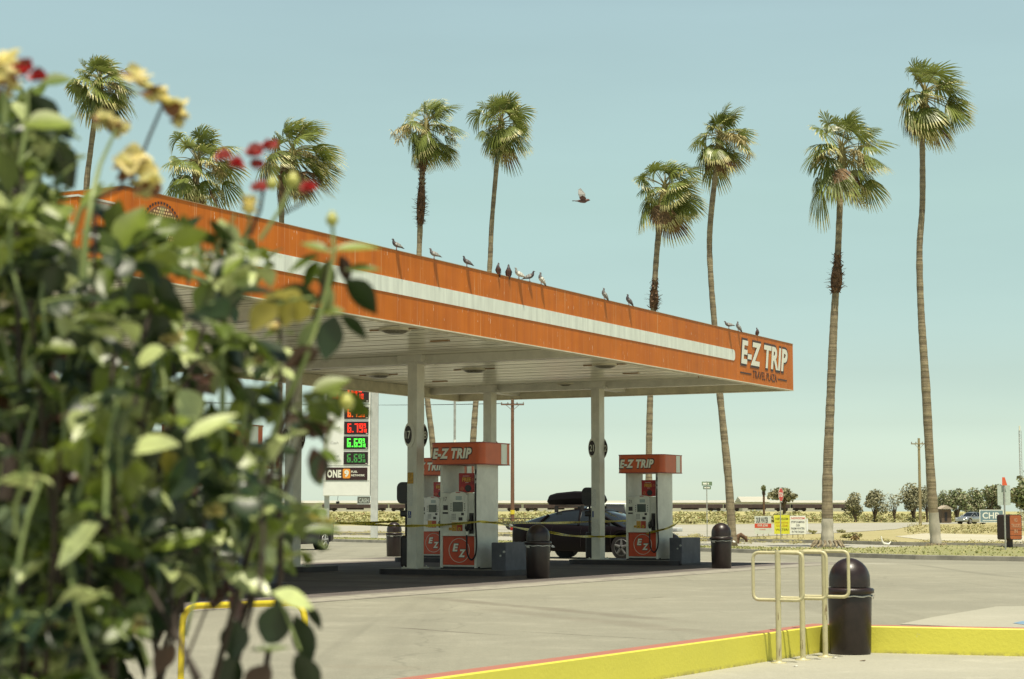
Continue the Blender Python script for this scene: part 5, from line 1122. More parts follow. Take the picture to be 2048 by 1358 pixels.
def tree(px0, px1, ytop, ybot, dist, label, mats, n=900, trunk=True, seed=1, cardf=.055, lumpy=9):
    rg = np.random.default_rng(seed); f = dist/F_PX; xc = ((px0+px1)/2-1024)*f; w_ = (px1-px0)*f*.72; zt = CH+(1029-ytop)*f; zb = max(.2, CH+(1029-ybot)*f)
    t = thing('tree', label, 'tree', (xc, dist, 0), 0, 'trees on the horizon')
    k = lumpy; h = (zt-zb)/2; cc = np.zeros((k, 4))
    for i in range(k):
        a = rg.uniform(0, 2*np.pi); rr = rg.uniform(.25, .62); z = rg.uniform(-.55, .58); cc[i] = (w_*rr*np.cos(a)*(1-.35*max(0, z)), w_*rr*np.sin(a), zb+h+z*h, rg.uniform(.24, .60))
    cc[0] = (0, 0, zt-h*.55, .5); V = cards(n, cc, np.array([w_, w_, h]), max(.09, (px1-px0)*f*cardf), rg, up=.7)
    V[:, 2] = np.minimum(V[:, 2], zt+.1)
    quads_mesh('crown', V, mats, rg.integers(0, len(mats), n), t)
    m_ = MB(); m_.tube([(0, 0, -.05), (.05*w_, 0, zb*.6+.2), (0, 0, zb+h)], [w_*.10+.06, w_*.07+.04, .04], 7)
    for a in range(4): m_.tube([(0, 0, zb*.7+.1), (w_*.35*math.cos(a*1.7), w_*.35*math.sin(a*1.7), zb+h*1.1)], [w_*.05+.03, .03], 5)
    m_.build('trunk', M_brown, t); return t
tree(1540, 1590, 975, 1006, 370, 'round olive tree directly behind the STOP sign', [M_t1, M_t1, M_t2], 1100, seed=2)
T = [(1688, 1726, 982, 1036, 'leftmost small tree of the row right of the broad palm'), (1726, 1767, 977, 1036, 'second tree of the row, rounded and dense'), (1770, 1800, 983, 1036, 'thin see-through tree, third of the row'),
     (1800, 1846, 964, 1036, 'tallest tree of the row, left of the pale utility pole'), (1838, 1862, 968, 1036, 'narrow tree half hidden by the rightmost palm trunk'), (1868, 1892, 981, 1036, 'small green tree right of the rightmost palm trunk'),
     (1884, 1935, 974, 1036, 'broad green tree above the gabled house'), (1925, 1965, 972, 1036, 'green tree behind the silver car'), (1948, 2000, 969, 1036, 'big dark green tree behind the CHP banner')]
for i, (a, b, c, d_, lb) in enumerate(T): tree(a, b, c, d_, 300+i*3, lb, [M_t1, M_t2, M_t1] if i < 5 else [M_t3, M_t1, M_t3, M_t2], 2200 if i != 2 else 500, seed=20+i, cardf=.04)
wt = tree(2018, 2110, 938, 1022, 88, 'white flowering tree at the right edge', [M_t3, M_t1, M_t3], 2600, seed=40, cardf=.03, lumpy=14); wt['group'] = 'trees on the horizon'
cc = np.array([[R_.uniform(-.9, .9), R_.uniform(-.9, .3), R_.uniform(1.4, 3.1), .35] for _ in range(12)]); V = cards(420, cc, np.array([.8, .8, .8]), .035, R_); quads_mesh('white_blossom', V, [M_cream], np.zeros(420), wt)
# distant little palm
dp = thing('distant_palm', 'tiny palm far off, just left of the round olive tree', 'palm tree', (D(1528, 1029, 380).x, 380, 0)); f = 380/F_PX
MB().tube([(0, 0, 0), (0, 0, CH+(1029-985)*f)], .22, 8).build('trunk', M_bark2, dp)
V = cards(260, np.array([[0, 0, CH+(1029-977)*f, 1.0]]), np.array([.5, .5, .62]), .14, R_, up=0); o = quads_mesh('crown', V, [M_t3, M_t2], R_.integers(0, 2, 260), dp)
V = cards(160, np.array([[0, 0, CH+(1029-986)*f, 1.0]]), np.array([.34, .34, .65]), .12, R_, up=0); quads_mesh('dead_skirt', V, [M_brown], np.zeros(160), dp)
# radio mast at right edge
rm = thing('radio_mast', 'thin radio mast with a clump of foliage at the right edge', 'mast', (D(2043.5, 1029, 140).x, 140, 0)); f = 140/F_PX
m_ = MB(); zt = CH+(1029-862)*f
for sx, sy in ((-.09, -.06), (.09, -.06), (0, .1)): m_.tube([(sx, sy, 0), (sx, sy, zt)], .018, 5)
for k in range(30): z = k*zt/30; m_.tube([(-.09, -.06, z), (.09, -.06, z+zt/60), (0, .1, z+zt/30)], .010, 4)
m_.build('lattice', M_steel, rm); MB().tube([(0, 0, zt), (0, 0, zt+.35)], .06, 6).build('beacon', M_cream, rm)
# field embankment rising gently towards the railway
M_field = ground_mat('dry_field', (.33, .315, .15), (.38, .35, .17), (.28, .275, .12), speck=.6, sc=.3)
def field_start(x): return 245 if x < 20 else min(392, 245+(x-20)*1.35)
def field_z(x, y): s0 = field_start(x); return max(-.02, (y-s0)/(402-s0+1e-6)*1.15) if y < 402 else 1.15
m_ = MB(); xs = [-500, -200, -60, 0, 20, 40, 60, 80, 100, 128, 160, 300, 700]; ts = [0, .15, .3, .5, .75, 1, 3]
for x in xs:
    for t in ts: y = field_start(x)+(402-field_start(x))*t if t <= 1 else 700; m_.v.append((x, y, field_z(x, y)-.015))
nt_ = len(ts); m_.f = [(i*nt_+j, (i+1)*nt_+j, (i+1)*nt_+j+1, i*nt_+j+1) for i in range(len(xs)-1) for j in range(nt_-1)]; m_.mi = [0]*len(m_.f); m_.sm = [True]*len(m_.f)
# the far road cuts across the field: keep the field behind it on the right
tag(m_.build('dry_field', M_field), kind='structure')
M_sh = [mat('scrub_green', (.38, .38, .18), 1, var=.2, vscale=.5, spec=.05), mat('scrub_straw', (.40, .37, .19), 1, spec=.05), mat('scrub_olive', (.33, .33, .16), 1, spec=.05), mat('scrub_rust', (.34, .25, .13), 1, spec=.05)]
def scatter(name, label_kind, pts, per, rad, size, mix, rg, asp=.75):
    V = []; MI = []
    for (x, y, z, s) in pts:
        k = 5; cc = np.array([[x+rg.uniform(-.6, .6)*s, y+rg.uniform(-.5, .5)*s, z+asp*s*rg.uniform(.25, .6), rg.uniform(.35, .6)] for _ in range(k)])
        V.append(cards(per, cc, np.array([rad*s, rad*s, rad*s*asp]), size*s, rg, up=1.5)); MI.append(rg.choice(len(M_sh), per, p=mix[int(rg.integers(0, len(mix)))]))
    o = quads_mesh(name, np.concatenate(V), M_sh, np.concatenate(MI)); return tag(o, kind='stuff')
mixes = [[.6, .25, .12, .03], [.2, .7, .07, .03], [.45, .1, .4, .05], [.3, .5, .05, .15]]
pts = []
while len(pts) < 1900:
    y = 240+162*R_.random(); x = R_.uniform(-.20, .31)*y
    if y < field_start(x)+2: continue
    pts.append((x, y, field_z(x, y)-.05, R_.uniform(.6, 1.1) if R_.random() < .75 else R_.uniform(1.2, 1.9)))
scatter('field_scrub', None, pts, 70, 1.0, .10, mixes, R_, asp=.62)
pts = []
# dry grass tufts on the near strip between lane and cross road
while len(pts) < 420:
    px = R_.uniform(600, 2150); lo = 1074+(px-1400)*.020 if px > 1400 else 1070-(1400-px)*.010; hi = 1088 if px > 1400 else 1080-(1400-px)*.010
    p = G(px, R_.uniform(min(lo, hi-3), hi))
    if px > 1790 and 84 < p.y < 131 and R_.random() < .8: continue
    pts.append((p.x, p.y, -.03, R_.uniform(.16, .46)))
for _ in range(160): p = G(R_.uniform(1820, 2150), R_.uniform(1052, 1067)); pts.append((p.x, p.y, -.03, R_.uniform(.4, .9)))
scatter('dry_weeds', None, pts, 70, .9, .06, [[.1, .85, .03, .02], [.15, .65, .1, .1], [.03, .92, .03, .02]], R_, asp=.5)
# lawn blades on the verge
n = 9000; V = np.zeros((n*3, 3)); 
Lm = bpy.data.objects['lawn_strip'].data; co = np.empty(len(Lm.vertices)*3); Lm.vertices.foreach_get('co', co); co = co.reshape(-1, 3)
co = co[(co[:, 1] < 100)]; nn_ = 9
idx = R_.integers(0, len(co)-nn_-2, n); u = R_.random((n, 1)); v = R_.random((n, 1)); b0 = co[idx]*(1-u)*(1-v)+co[idx+1]*u*(1-v)+co[np.minimum(idx+nn_, len(co)-1)]*(1-u)*v+co[np.minimum(idx+nn_+1, len(co)-1)]*u*v
ok = (np.abs(co[idx+1]-co[idx]).sum(1) < 6); b0 = b0[ok]; n = len(b0); V = np.zeros((n*3, 3)); w_ = R_.uniform(.02, .05, (n, 1))
V[0::3] = b0+np.c_[-w_, 0*w_, 0*w_]-[0, 0, .02]; V[1::3] = b0+np.c_[w_, 0*w_, 0*w_]-[0, 0, .02]; V[2::3] = b0+np.c_[R_.normal(0, .03, (n, 2)), R_.uniform(.015, .06, n)]
M_bl = mat('grass_blade', (.24, .26, .09), .9); M_bl2 = mat('grass_blade_dry', (.40, .37, .16), .9)
tag(quads_mesh('verge_grass', V, [M_bl, M_bl2], R_.choice(2, n, p=[.7, .3]), nv=3), kind='stuff')
# a few single plants that can be told apart
def shrub(px, py, w_px, h_px, label, mats, seed, name='shrub', n=260):
    p = G(px, py, 0); f = p.y/F_PX; rg = np.random.default_rng(seed); t = thing(name, label, 'shrub', (p.x, p.y, -.02)); w_, h = w_px*f/2, h_px*f
    cc = np.array([[rg.uniform(-.5, .5)*w_, rg.uniform(-.5, .5)*w_, h*rg.uniform(.3, .7), rg.uniform(.35, .55)] for _ in range(6)])
    quads_mesh('foliage', cards(n, cc, np.array([w_, w_, h*.8]), w_*.12, rg), mats, rg.integers(0, len(mats), n), t)
    m_ = MB()
    for k in range(5): m_.tube([(0, 0, 0), (rg.uniform(-.6, .6)*w_, rg.uniform(-.3, .3)*w_, h*.8)], [.02, .006], 5)
    m_.build('stem', M_brown, t)
shrub(1712, 1083, 22, 16, 'rust brown tumbleweed in the dry strip right of the broad palm', [M_sh[3], M_brown], 3)
shrub(1948, 1104, 12, 8, 'small dark shrub lying on the verge lawn near the right edge', [M_brown, M_t3], 4)
shrub(1684, 1065, 24, 6, 'low green cushion shrub beside the cross road', [M_sh[0], M_t2], 5)
shrub(1625, 1067, 20, 8, 'low olive shrub just right of the white protest sign', [M_sh[0], M_sh[1]], 6)
shrub(1700, 1075, 50, 8, 'straw-coloured weed patch beside the tumbleweed', [M_sh[1], M_sh[0]], 7)
cs_ = thing('cut_stump', 'small curled brown stump beside the leaning palm foot', 'stump', G(1472, 1086, .1)); m_ = MB(); m_.tube([(0, 0, 0), (.06, 0, .25), (.2, 0, .33), (.4, 0, .2), (.45, 0, .05)], [.14, .12, .10, .08, .05], 8); m_.build('stump_wood', M_bark2, cs_)
wb = G(1768, 1090, 0); m_ = MB(); m_.tube([(-.12, 0, .38), (-.07, 0, .15), (0, 0, .06), (.2, 0, .03), (.3, .05, .14)], [.02, .035, .05, .05, .02], 7); o = m_.build('bent_plastic_scrap', M_cream, loc=(wb.x, wb.y, 0)); tag(o, 'bent white plastic scrap on the kerb right of the broad palm', 'litter')
# freight cars, sheds and house on the horizon
M_rail = mat('freight_brown', (.070, .045, .040), .8, var=.3, vscale=.5); M_raild = mat('freight_dark', (.022, .015, .015), .8)
bank = MB(); bank.prism([(398, 1.0), (400, 1.9), (412, 1.9), (414, 1.0)], -60, 130, 'x'); tag(bank.build('railway_bank', M_field), kind='structure')
f0 = thing('freight_car', '-', 'freight car', (0, 0, 0), 0, 'low brown freight cars on the far railway')
m_ = MB(); m_.box(-6.9, 6.9, -1.4, 1.4, 2.62, 3.45, bev=.05); 
for x in range(-6, 7): m_.box(x-.07, x+.07, -1.46, -1.401, 2.62, 3.42)
m_.build('wagon_body', M_rail, f0)
for x in (-5.2, 5.2):
    m_ = MB(); m_.box(x-1.3, x+1.3, -1.0, 1.0, 2.2, 2.6)
    b_ = m_.build('bogie', M_raild, f0)
    for dx in (-.8, .8): MB().disc((x+dx, -1.15, 2.32), (0, 1, 0), .42, .2, 16).build('wheel', M_raild, b_)
m_ = MB(); m_.box(-1.8, 1.8, -1.0, 1.0, 2.3, 2.61); m_.build('underframe', M_raild, f0)
fl_ = ['first', 'second', 'third', 'fourth', 'fifth', 'sixth', 'seventh', 'eighth']
for k in range(8):
    o = f0 if k == 0 else dup(f0); o.location = (-33.5+k*14.3, 406, 0); o['label'] = 'low brown freight car, %s from the left in the train on the horizon' % fl_[k]
M_shed = mat('shed_white', (.46, .45, .37), .6, var=.06, vscale=.2)
def shed(px0, px1, ytop, dist, label, peak=0, name='shed'):
    f = dist/F_PX; x0, x1 = (px0-1024)*f, (px1-1024)*f; zt = CH+(1029-ytop)*f; c = (x0+x1)/2; h = (x1-x0)/2
    t = thing(name, label, 'building', (c, dist, 0), 0, 'pale buildings on the horizon'); MB().box(-h, h, 0, 14, 0, zt-peak-.4).build('wall', M_shed, t)
    m_ = MB(); m_.prism([(-.4, zt-peak-.4), (7, zt), (14.4, zt-peak-.4)], -h-.3, h+.3, 'x'); m_.build('roof', M_shed, t)
    m_ = MB(); m_.box(-h*.3, h*.3, -.05, -.01, 0, 2.6); m_.build('door', M_greytxt, t)
shed(560, 1260, 1001, 520, 'long low pale shed behind the left half of the train', .3); shed(1262, 1700, 1000.5, 530, 'long low pale shed behind the right half of the train', .3); shed(1483, 1537, 993, 480, 'short bright white building left of the tiny palm', 1.0)
hs_ = thing('house', 'small dark house with a pale gabled roof among the trees', 'house', (D(1893, 1029, 290).x, 290, 0)); f = 290/F_PX
MB().box(-.75, .75, 0, 3, 0, CH+(1029-1019)*f).build('wall', M_brown, hs_); m_ = MB(); z0 = CH+(1029-1018)*f; m_.prism([(-1.0, z0), (0, z0+.55), (1.0, z0)], -.4, 3.3, 'y'); m_.build('roof', mat('roof_tan', (.40, .34, .26), .8), hs_)
MB().box(-.3, .1, -.04, -.005, .3, 1.6).build('window', M_black, hs_)

# ================================================================== ROSE BUSH IN THE FOREGROUND
rb = random.Random(99)
def leafmat(name, col, rough, tr=.3):
    m = mat(name, col, rough, var=.35, vscale=14, trans=tr*.55, spec=.6); return m
M_rl = [leafmat('rose_leaf_deep', (.016, .034, .007), .40), leafmat('rose_leaf_mid', (.085, .125, .012), .42), leafmat('rose_leaf_fresh', (.16, .21, .025), .42), leafmat('rose_leaf_yellow', (.36, .32, .06), .4), leafmat('rose_leaf_bronze', (.06, .028, .016), .4), leafmat('rose_leaf_highlight', (.42, .48, .20), .38, .15)]  # the last, pale leaf colour paints in the bright highlights of lit leaves
M_cane = mat('rose_cane_green', (.23, .29, .10), .45, var=.2, vscale=12); M_cane2 = mat('rose_cane_brown', (.035, .022, .014), .7, var=.3, vscale=20)
M_dead = mat('dead_petal_cream', (.80, .66, .30), .55, var=.45, vscale=22, trans=.3); M_deadb = mat('dead_petal_brown', (.20, .08, .03), .7, var=.4, vscale=30)
M_rp = mat('red_petal', (.42, .012, .02), .45, var=.3, vscale=30, trans=.25); M_pkp = mat('dusty_pink_petal', (.52, .13, .12), .5, var=.4, vscale=30, trans=.25); M_hip = mat('green_hip', (.42, .42, .10), .4, var=.2, vscale=20)
def leaf(mb, base, d, nrm, L, W, mi, curl=.3, fold=.25, prof=(.06, .62, .95, 1, .82, .45, .03)):
    d = d.normalized(); s = d.cross(nrm);
    if s.length < 1e-3: s = Vector((1, 0, 0))
    s.normalize(); n = s.cross(d).normalized(); k = len(prof); vs = []; p = base.copy(); dd = d.copy(); nn = n.copy()
    for i, w_ in enumerate(prof):
        hw = W/2*w_; vs += [p-s*hw+nn*fold*hw*1.0, p-s*hw*.5+nn*fold*hw*.35, p, p+s*hw*.5+nn*fold*hw*.35, p+s*hw+nn*fold*hw*1.0]
        a = -curl/(k-1); dd, nn = (dd*math.cos(a)+nn*math.sin(a)).normalized(), (nn*math.cos(a)-dd*math.sin(a)).normalized(); p = p+dd*L/(k-1)
    mb.add(vs, [(5*i+j, 5*i+j+1, 5*i+j+6, 5*i+j+5) for i in range(k-1) for j in range(4)], mi, True)
def rv(a=1): return Vector((rb.gauss(0, 1), rb.gauss(0, 1), rb.gauss(0, 1))).normalized()*a
def compound(mb, st, base, d, L, mi=None, pairs=2, up=None):
    """a rose leaf: rachis with paired leaflets and one at the tip"""
    d = d.normalized(); up = (up or (Vector((0, 0, 1))+rv(.55))).normalized(); s = d.cross(up).normalized(); n = s.cross(d).normalized()
    mi = mi if mi is not None else rb.choices(range(6), (38, 28, 13, 1, 1.5, 18))[0]
    pts = []; p = base.copy(); dd = d.copy(); K_ = pairs+1
    for i in range(K_+1): pts.append(p.copy()); dd = (dd-Vector((0, 0, .10))).normalized(); p = p+dd*L*.34
    st.tube(pts, [.0019]*len(pts), 4, 0, cap=False)
    for i in range(1, K_):
        for sg in (-1, 1): leaf(mb, pts[i], dd*.55+s*sg+rv(.18), n+rv(.25), L*rb.uniform(.62, .85), L*rb.uniform(.42, .60), mi, rb.uniform(.1, .9), rb.uniform(.05, .5))
    leaf(mb, pts[-1], dd+rv(.15), n+rv(.2), L*rb.uniform(.85, 1.1), L*rb.uniform(.58, .74), mi, rb.uniform(.2, 1.0), rb.uniform(.05, .45))
bush = thing('rose_bush', 'out-of-focus rose bush with dead blooms filling the left foreground', 'rose bush', (-.75, 2.9, -.28))
B0 = Vector(bush.location)
def Q(x, y, dist): return D(x, y, dist)-B0
LV = MB(); ST = MB(); CN = MB()
# canes from the ground, then side shoots
roots = [Vector((rb.uniform(-.25, .25), rb.uniform(-.25, .25), 0)) for _ in range(9)]
def cane(path, r0, r1, mi=0): n = len(path); CN.tube(path, [r0+(r1-r0)*i/(n-1) for i in range(n)], 7, mi)
tops = [((30, 300), 2.5), ((120, 330), 2.9), ((60, 600), 2.3), ((190, 420), 2.7), ((330, 520), 2.6), ((450, 520), 2.8), ((560, 600), 2.6), ((660, 520), 2.5), ((300, 760), 2.4), ((480, 820), 2.8), ((610, 860), 2.6), ((120, 900), 2.2), ((520, 1150), 2.7), ((180, 1100), 2.4), ((400, 1080), 2.9)]
for (p, d_) in tops:
    r = rb.choice(roots); e = Q(*p, d_); m1 = r.lerp(e, .4)+Vector((rb.uniform(-.1, .1), rb.uniform(-.15, .15), .12)); m2 = r.lerp(e, .75)+Vector((rb.uniform(-.06, .06), rb.uniform(-.08, .08), .08))
    cane([r, m1, m2, e], .008, .0025, 1)
blobs = [(30, 205, 62), (75, 265, 60), (20, 330, 90), (72, 350, 58), (30, 470, 110), (60, 490, 60), (215, 500, 50), (90, 590, 110), (200, 600, 90), (310, 560, 75), (330, 500, 50), (390, 500, 60), (455, 495, 55), (520, 490, 35), (420, 590, 60), (300, 660, 75), (500, 650, 55), (560, 620, 45), (180, 700, 100), (60, 720, 100), (330, 760, 80), (440, 690, 50), (250, 790, 80), (520, 740, 60), (470, 560, 40), (545, 700, 30),
         (530, 790, 30), (60, 850, 100), (180, 880, 90), (300, 880, 85), (400, 880, 70), (480, 870, 60), (550, 860, 36), (625, 845, 26), (650, 800, 20), (500, 950, 55), (90, 980, 120), (220, 990, 90), (330, 1000, 60), (430, 1020, 60), (520, 1020, 60), (590, 1040, 30),
         (470, 1000, 55), (545, 965, 42), (600, 1010, 30), (560, 1085, 42), (480, 1090, 50), (390, 1160, 45), (560, 900, 35), (450, 930, 50), (60, 1120, 120), (40, 300, 80), (40, 420, 70), (200, 1120, 100), (320, 1120, 80), (410, 1120, 50), (510, 1120, 35), (60, 1270, 130), (190, 1270, 90), (120, 1350, 110)]
for (x, y, r) in blobs:
    n = max(2, int(.0050*r*r*(.50 if x < 300 else .36)))
    for k in range(n):
        a, q = rb.uniform(0, 2*PI), math.sqrt(rb.random())*r*.92; dist = rb.triangular(2.05, 3.7, 2.7)
        c = Q(x+q*math.cos(a), y+q*math.sin(a), dist); d = Vector((rb.gauss(0, 1), rb.gauss(0, .7), rb.gauss(.05, .45)))
        compound(LV, ST, c-d.normalized()*.05, d, rb.uniform(.038, .064), pairs=rb.choice((1, 2, 2)))
        if rb.random() < .14: e = c+Vector((rb.uniform(-.05, .05), rb.uniform(-.05, .05), -rb.uniform(.06, .18))); cane([e, c.lerp(e, .5)+rv(.01), c], .0032, .002, rb.choice((0, 0, 1)))
# deep inner foliage behind and low on the bush (dense fill in the darkest leaf colours, painting the shaded gaps)
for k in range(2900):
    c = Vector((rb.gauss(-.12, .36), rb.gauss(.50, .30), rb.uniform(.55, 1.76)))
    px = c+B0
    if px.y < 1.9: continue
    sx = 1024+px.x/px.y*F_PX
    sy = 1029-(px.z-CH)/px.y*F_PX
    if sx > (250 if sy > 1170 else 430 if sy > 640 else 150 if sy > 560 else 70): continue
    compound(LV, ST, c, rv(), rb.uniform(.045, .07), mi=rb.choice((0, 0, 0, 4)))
# single readable leaves and sprigs against the sky, soffit and concrete
def L1(x, y, dist, ang, Lp, W=.62, mi=1, up=(0, -.6, .8), curl=.3, fold=.2):
    """leaf starting at a photo point, pointing at image angle ang (deg, 0 = right, 90 = up), Lp long in photo px"""
    a = math.radians(ang); L = Lp*dist/F_PX; leaf(LV, Q(x, y, dist), Vector((math.cos(a), .15, math.sin(a))), Vector(up if mi not in (0, 4) else (0, .55, .8)), L, L*W, mi, curl, fold)
for q in ((665, 500, 2.5, 12, 100, .34, 2), (665, 505, 2.5, 155, 75, .4, 2), (640, 510, 2.5, 200, 80, .5, 1), (640, 520, 2.5, 235, 75, .55, 1), (655, 520, 2.5, 265, 70, .6, 1), (680, 510, 2.52, 290, 62, .5, 4), (690, 540, 2.5, 10, 75, .45, 1), (690, 560, 2.5, -40, 95, .72, 0), (665, 575, 2.5, 250, 60, .6, 5), (640, 600, 2.5, 200, 90, .8, 5), (640, 600, 2.5, 170, 100, .75, 0), (600, 590, 2.5, 200, 90, .8, 0),
          (680, 630, 2.5, -35, 75, .5, 0), (670, 630, 2.5, 255, 95, .62, 0), (640, 640, 2.5, 230, 90, .6, 5), (640, 700, 2.5, 200, 80, .7, 4), (690, 625, 2.5, 170, 70, .5, 2),
          (80, 170, 2.5, 20, 70, .9, 1), (60, 190, 2.4, -60, 110, .8, 0), (90, 290, 2.5, -50, 110, .8, 0), (40, 250, 2.3, 10, 110, .85, 2), (120, 330, 2.5, 30, 60, .6, 1), (160, 420, 2.6, 60, 80, .4, 2), (200, 460, 2.5, -60, 100, .5, 1), (150, 470, 2.5, 150, 90, .6, 1), (240, 400, 2.6, 255, 90, .65, 2), (240, 500, 2.55, 70, 110, .7, 2), (280, 480, 2.6, 20, 95, .4, 1), (330, 450, 2.6, 200, 110, .35, 1),
          (560, 1205, 2.6, 255, 95, .75, 0), (470, 1240, 2.6, 268, 80, .75, 0), (590, 1230, 2.65, -70, 110, .5, 0), (610, 1210, 2.7, -50, 60, .5, 0), (540, 1190, 2.5, 150, 110, .5, 5), (545, 1185, 2.5, -15, 90, .6, 5), (500, 1300, 2.4, 10, 80, .3, 1), (470, 1310, 2.6, 250, 90, .7, 0), (590, 1310, 2.6, -60, 100, .7, 0), (540, 1330, 2.6, 230, 80, .8, 4), (350, 1290, 2.7, 230, 70, .7, 4), (620, 920, 2.6, 300, 60, .7, 1), (625, 895, 2.5, 285, 70, .6, 4), (650, 905, 2.5, 250, 66, .62, 0), (640, 900, 2.5, 330, 50, .6, 1),
          (360, 890, 2.2, 178, 150, .45, 5), (370, 880, 2.2, 35, 120, .4, 5), (200, 1050, 2.2, 215, 130, .7, 5), (300, 1100, 2.3, 20, 150, .35, 2), (60, 700, 2.3, 10, 110, .5, 2), (620, 790, 2.6, 30, 90, .6, 2), (690, 800, 2.6, 200, 90, .7, 1), (610, 1060, 2.5, 5, 75, .4, 1), (560, 1010, 2.4, 200, 110, .3, 5), (330, 700, 2.3, 200, 80, .9, 5), (360, 780, 2.3, -60, 80, .9, 5), (300, 740, 2.4, 190, 85, .9, 5)):
    L1(*q)
def shoot(pts, r0, r1, mi=0):
    P = [Q(*p) for p in pts]; cane(P, r0*2.6/F_PX/2, r1*2.6/F_PX/2, mi)
for pts, r0, r1, mi in (([(505, 1000, 2.6), (560, 830, 2.55), (610, 720, 2.5), (650, 600, 2.5), (668, 505, 2.5), (665, 450, 2.5)], 14, 7, 0), ([(445, 900, 2.5), (445, 760, 2.5), (450, 620, 2.5), (470, 560, 2.5)], 15, 10, 0), ([(165, 560, 2.5), (172, 470, 2.5), (185, 390, 2.5), (200, 330, 2.6), (232, 260, 2.6)], 17, 6, 0),
                        ([(190, 400, 2.6), (260, 370, 2.6), (300, 270, 2.6), (330, 200, 2.6)], 8, 6, 1), ([(235, 380, 2.7), (255, 350, 2.7), (275, 330, 2.6)], 7, 6, 1), ([(500, 470, 2.6), (520, 420, 2.6), (530, 360, 2.6), (540, 320, 2.6)], 8, 6, 1), ([(480, 520, 2.6), (500, 440, 2.6), (470, 350, 2.6)], 8, 6, 0), ([(520, 480, 2.6), (560, 420, 2.6), (585, 365, 2.6)], 9, 7, 0), ([(560, 430, 2.62), (600, 410, 2.62), (620, 385, 2.6)], 6, 5, 1),
                        ([(120, 560, 2.5), (160, 420, 2.5), (200, 385, 2.5), (230, 370, 2.5)], 12, 8, 0), ([(40, 330, 2.4), (55, 240, 2.4), (55, 180, 2.4)], 10, 7, 0), ([(10, 250, 2.3), (12, 180, 2.3)], 9, 8, 0), ([(360, 1350, 2.6), (420, 1200, 2.6), (440, 1120, 2.6)], 6, 5, 1), ([(180, 1358, 2.4), (185, 1300, 2.4), (150, 1200, 2.5), (130, 1050, 2.5)], 24, 14, 0), ([(400, 1358, 2.2), (300, 1180, 2.3), (240, 1000, 2.4)], 9, 7, 1),
                        ([(600, 1300, 2.6), (560, 1200, 2.6), (520, 1160, 2.6)], 6, 5, 0), ([(640, 940, 2.6), (660, 860, 2.6), (700, 790, 2.6)], 8, 6, 0), ([(10, 1000, 2.3), (20, 930, 2.3), (0, 870, 2.3)], 30, 26, 1), ([(170, 1080, 2.4), (130, 1000, 2.4), (170, 930, 2.45)], 12, 9, 0)):
    shoot(pts, r0, r1, mi)
LV.build('foliage', M_rl, bush); ST.build('leaf_stalks', M_cane, bush); CN.build('canes', [M_cane, M_cane2], bush)
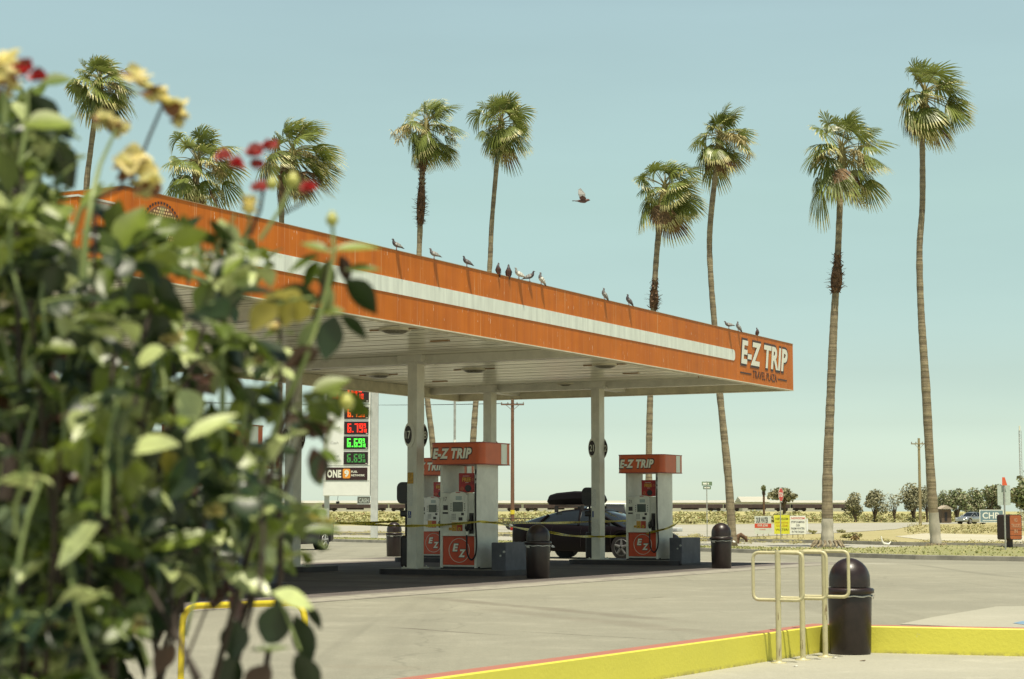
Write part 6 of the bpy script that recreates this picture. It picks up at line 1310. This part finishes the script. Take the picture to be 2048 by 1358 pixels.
def bloom(x, y, dist, rpx, kind, n=12, tilt=(0, -.3, .9), label=None):
    m_ = MB(); c = Q(x, y, dist); r = rpx*1.0*dist/F_PX; ax = Vector(tilt).normalized(); s = ax.cross(Vector((.3, 1, .1))).normalized(); t_ = ax.cross(s)
    for k in range(n):
        a = k*2.4+rb.uniform(-.3, .3); lay = k/n; rad = s*math.cos(a)+t_*math.sin(a)
        d = (rad*(1.15-.7*lay)+ax*(.15+.9*lay)).normalized() if kind != 'dead' else (rad*rb.uniform(.6, 1.2)+ax*rb.uniform(-.7, .6)+rv(.4)).normalized()
        leaf(m_, c+rad*r*.08, d, ax*1.0-rad*.3, r*rb.uniform(.75, 1.1), r*rb.uniform(.8, 1.15), 0 if rb.random() < .8 else 1, -rb.uniform(.2, 1.4) if kind != 'dead' else rb.uniform(-1.6, 1.6), rb.uniform(-.6, .7), prof=(.25, .7, .95, 1, .9, .6, .25))
    for k in range(5):
        a = k*2*PI/5; rad = s*math.cos(a)+t_*math.sin(a); leaf(m_, c-ax*r*.15, (rad*.9-ax*.5).normalized(), -ax, r*.7, r*.22, 2, .5, .2)
    m_.lathe([(.001, -.32*r), (.13*r, -.26*r), (.17*r, -.1*r), (.12*r, .06*r)], 10); 
    hv = m_.v[-40:]; m_.v[-40:] = [tuple(c+s*v[0]+t_*v[1]+ax*v[2]) for v in hv]
    m_.mi[-(3*10+2):] = [2]*(32)
    mats = {'dead': [M_dead, M_deadb, M_deadb], 'red': [M_rp, M_deadb, M_cane2], 'pink': [M_pkp, M_rp, M_cane2]}[kind]
    o = m_.build('rose_bloom', mats, bush); o['label'] = label or {'dead': 'withered cream yellow bloom', 'red': 'dark red bloom', 'pink': 'faded pink red bloom'}[kind]
for q in ((272, 152, 2.6, 34, 'dead'), (308, 178, 2.6, 34, 'dead'), (345, 205, 2.6, 36, 'dead'), (360, 235, 2.62, 26, 'dead'), (215, 240, 2.7, 30, 'dead'), (242, 258, 2.7, 24, 'dead'), (262, 325, 2.5, 44, 'dead'), (295, 360, 2.5, 44, 'dead'), (8, 120, 2.2, 40, 'dead'), (10, 170, 2.2, 40, 'dead'), (0, 145, 2.25, 40, 'dead'),
          (45, 150, 2.3, 38, 'red'), (78, 160, 2.35, 26, 'red'), (448, 318, 2.6, 22, 'pink'), (474, 335, 2.6, 24, 'pink'), (512, 312, 2.6, 26, 'pink'), (540, 300, 2.6, 26, 'pink'), (515, 335, 2.6, 20, 'pink'), (522, 380, 2.6, 22, 'pink'), (620, 382, 2.6, 24, 'pink'), (500, 410, 2.6, 26, 'dead'), (345, 672, 2.4, 26, 'dead'), (548, 652, 2.6, 14, 'dead'), (520, 722, 2.6, 16, 'dead'), (270, 1245, 2.4, 24, 'dead'), (130, 1240, 2.4, 24, 'dead'), (150, 1280, 2.5, 22, 'dead'), (430, 1020, 2.4, 22, 'dead')):
    bloom(*q)
for x, y, r, lb in ((664, 440, 13, 'green seed hip'), (586, 362, 14, 'green seed hip'), (694, 806, 15, 'green seed hip'), (545, 368, 12, 'green seed hip')):
    c = Q(x, y, 2.5); rr = r*2.5/F_PX; m_ = MB(); m_.lathe([(.001, -rr), (.7*rr, -.75*rr), (rr, 0), (.75*rr, .7*rr), (.4*rr, .95*rr), (.55*rr, 1.3*rr), (.01*rr, 1.2*rr)], 12); m_.v = [tuple(c+Vector(v)) for v in m_.v]
    o = m_.build('rose_hip', M_hip, bush)
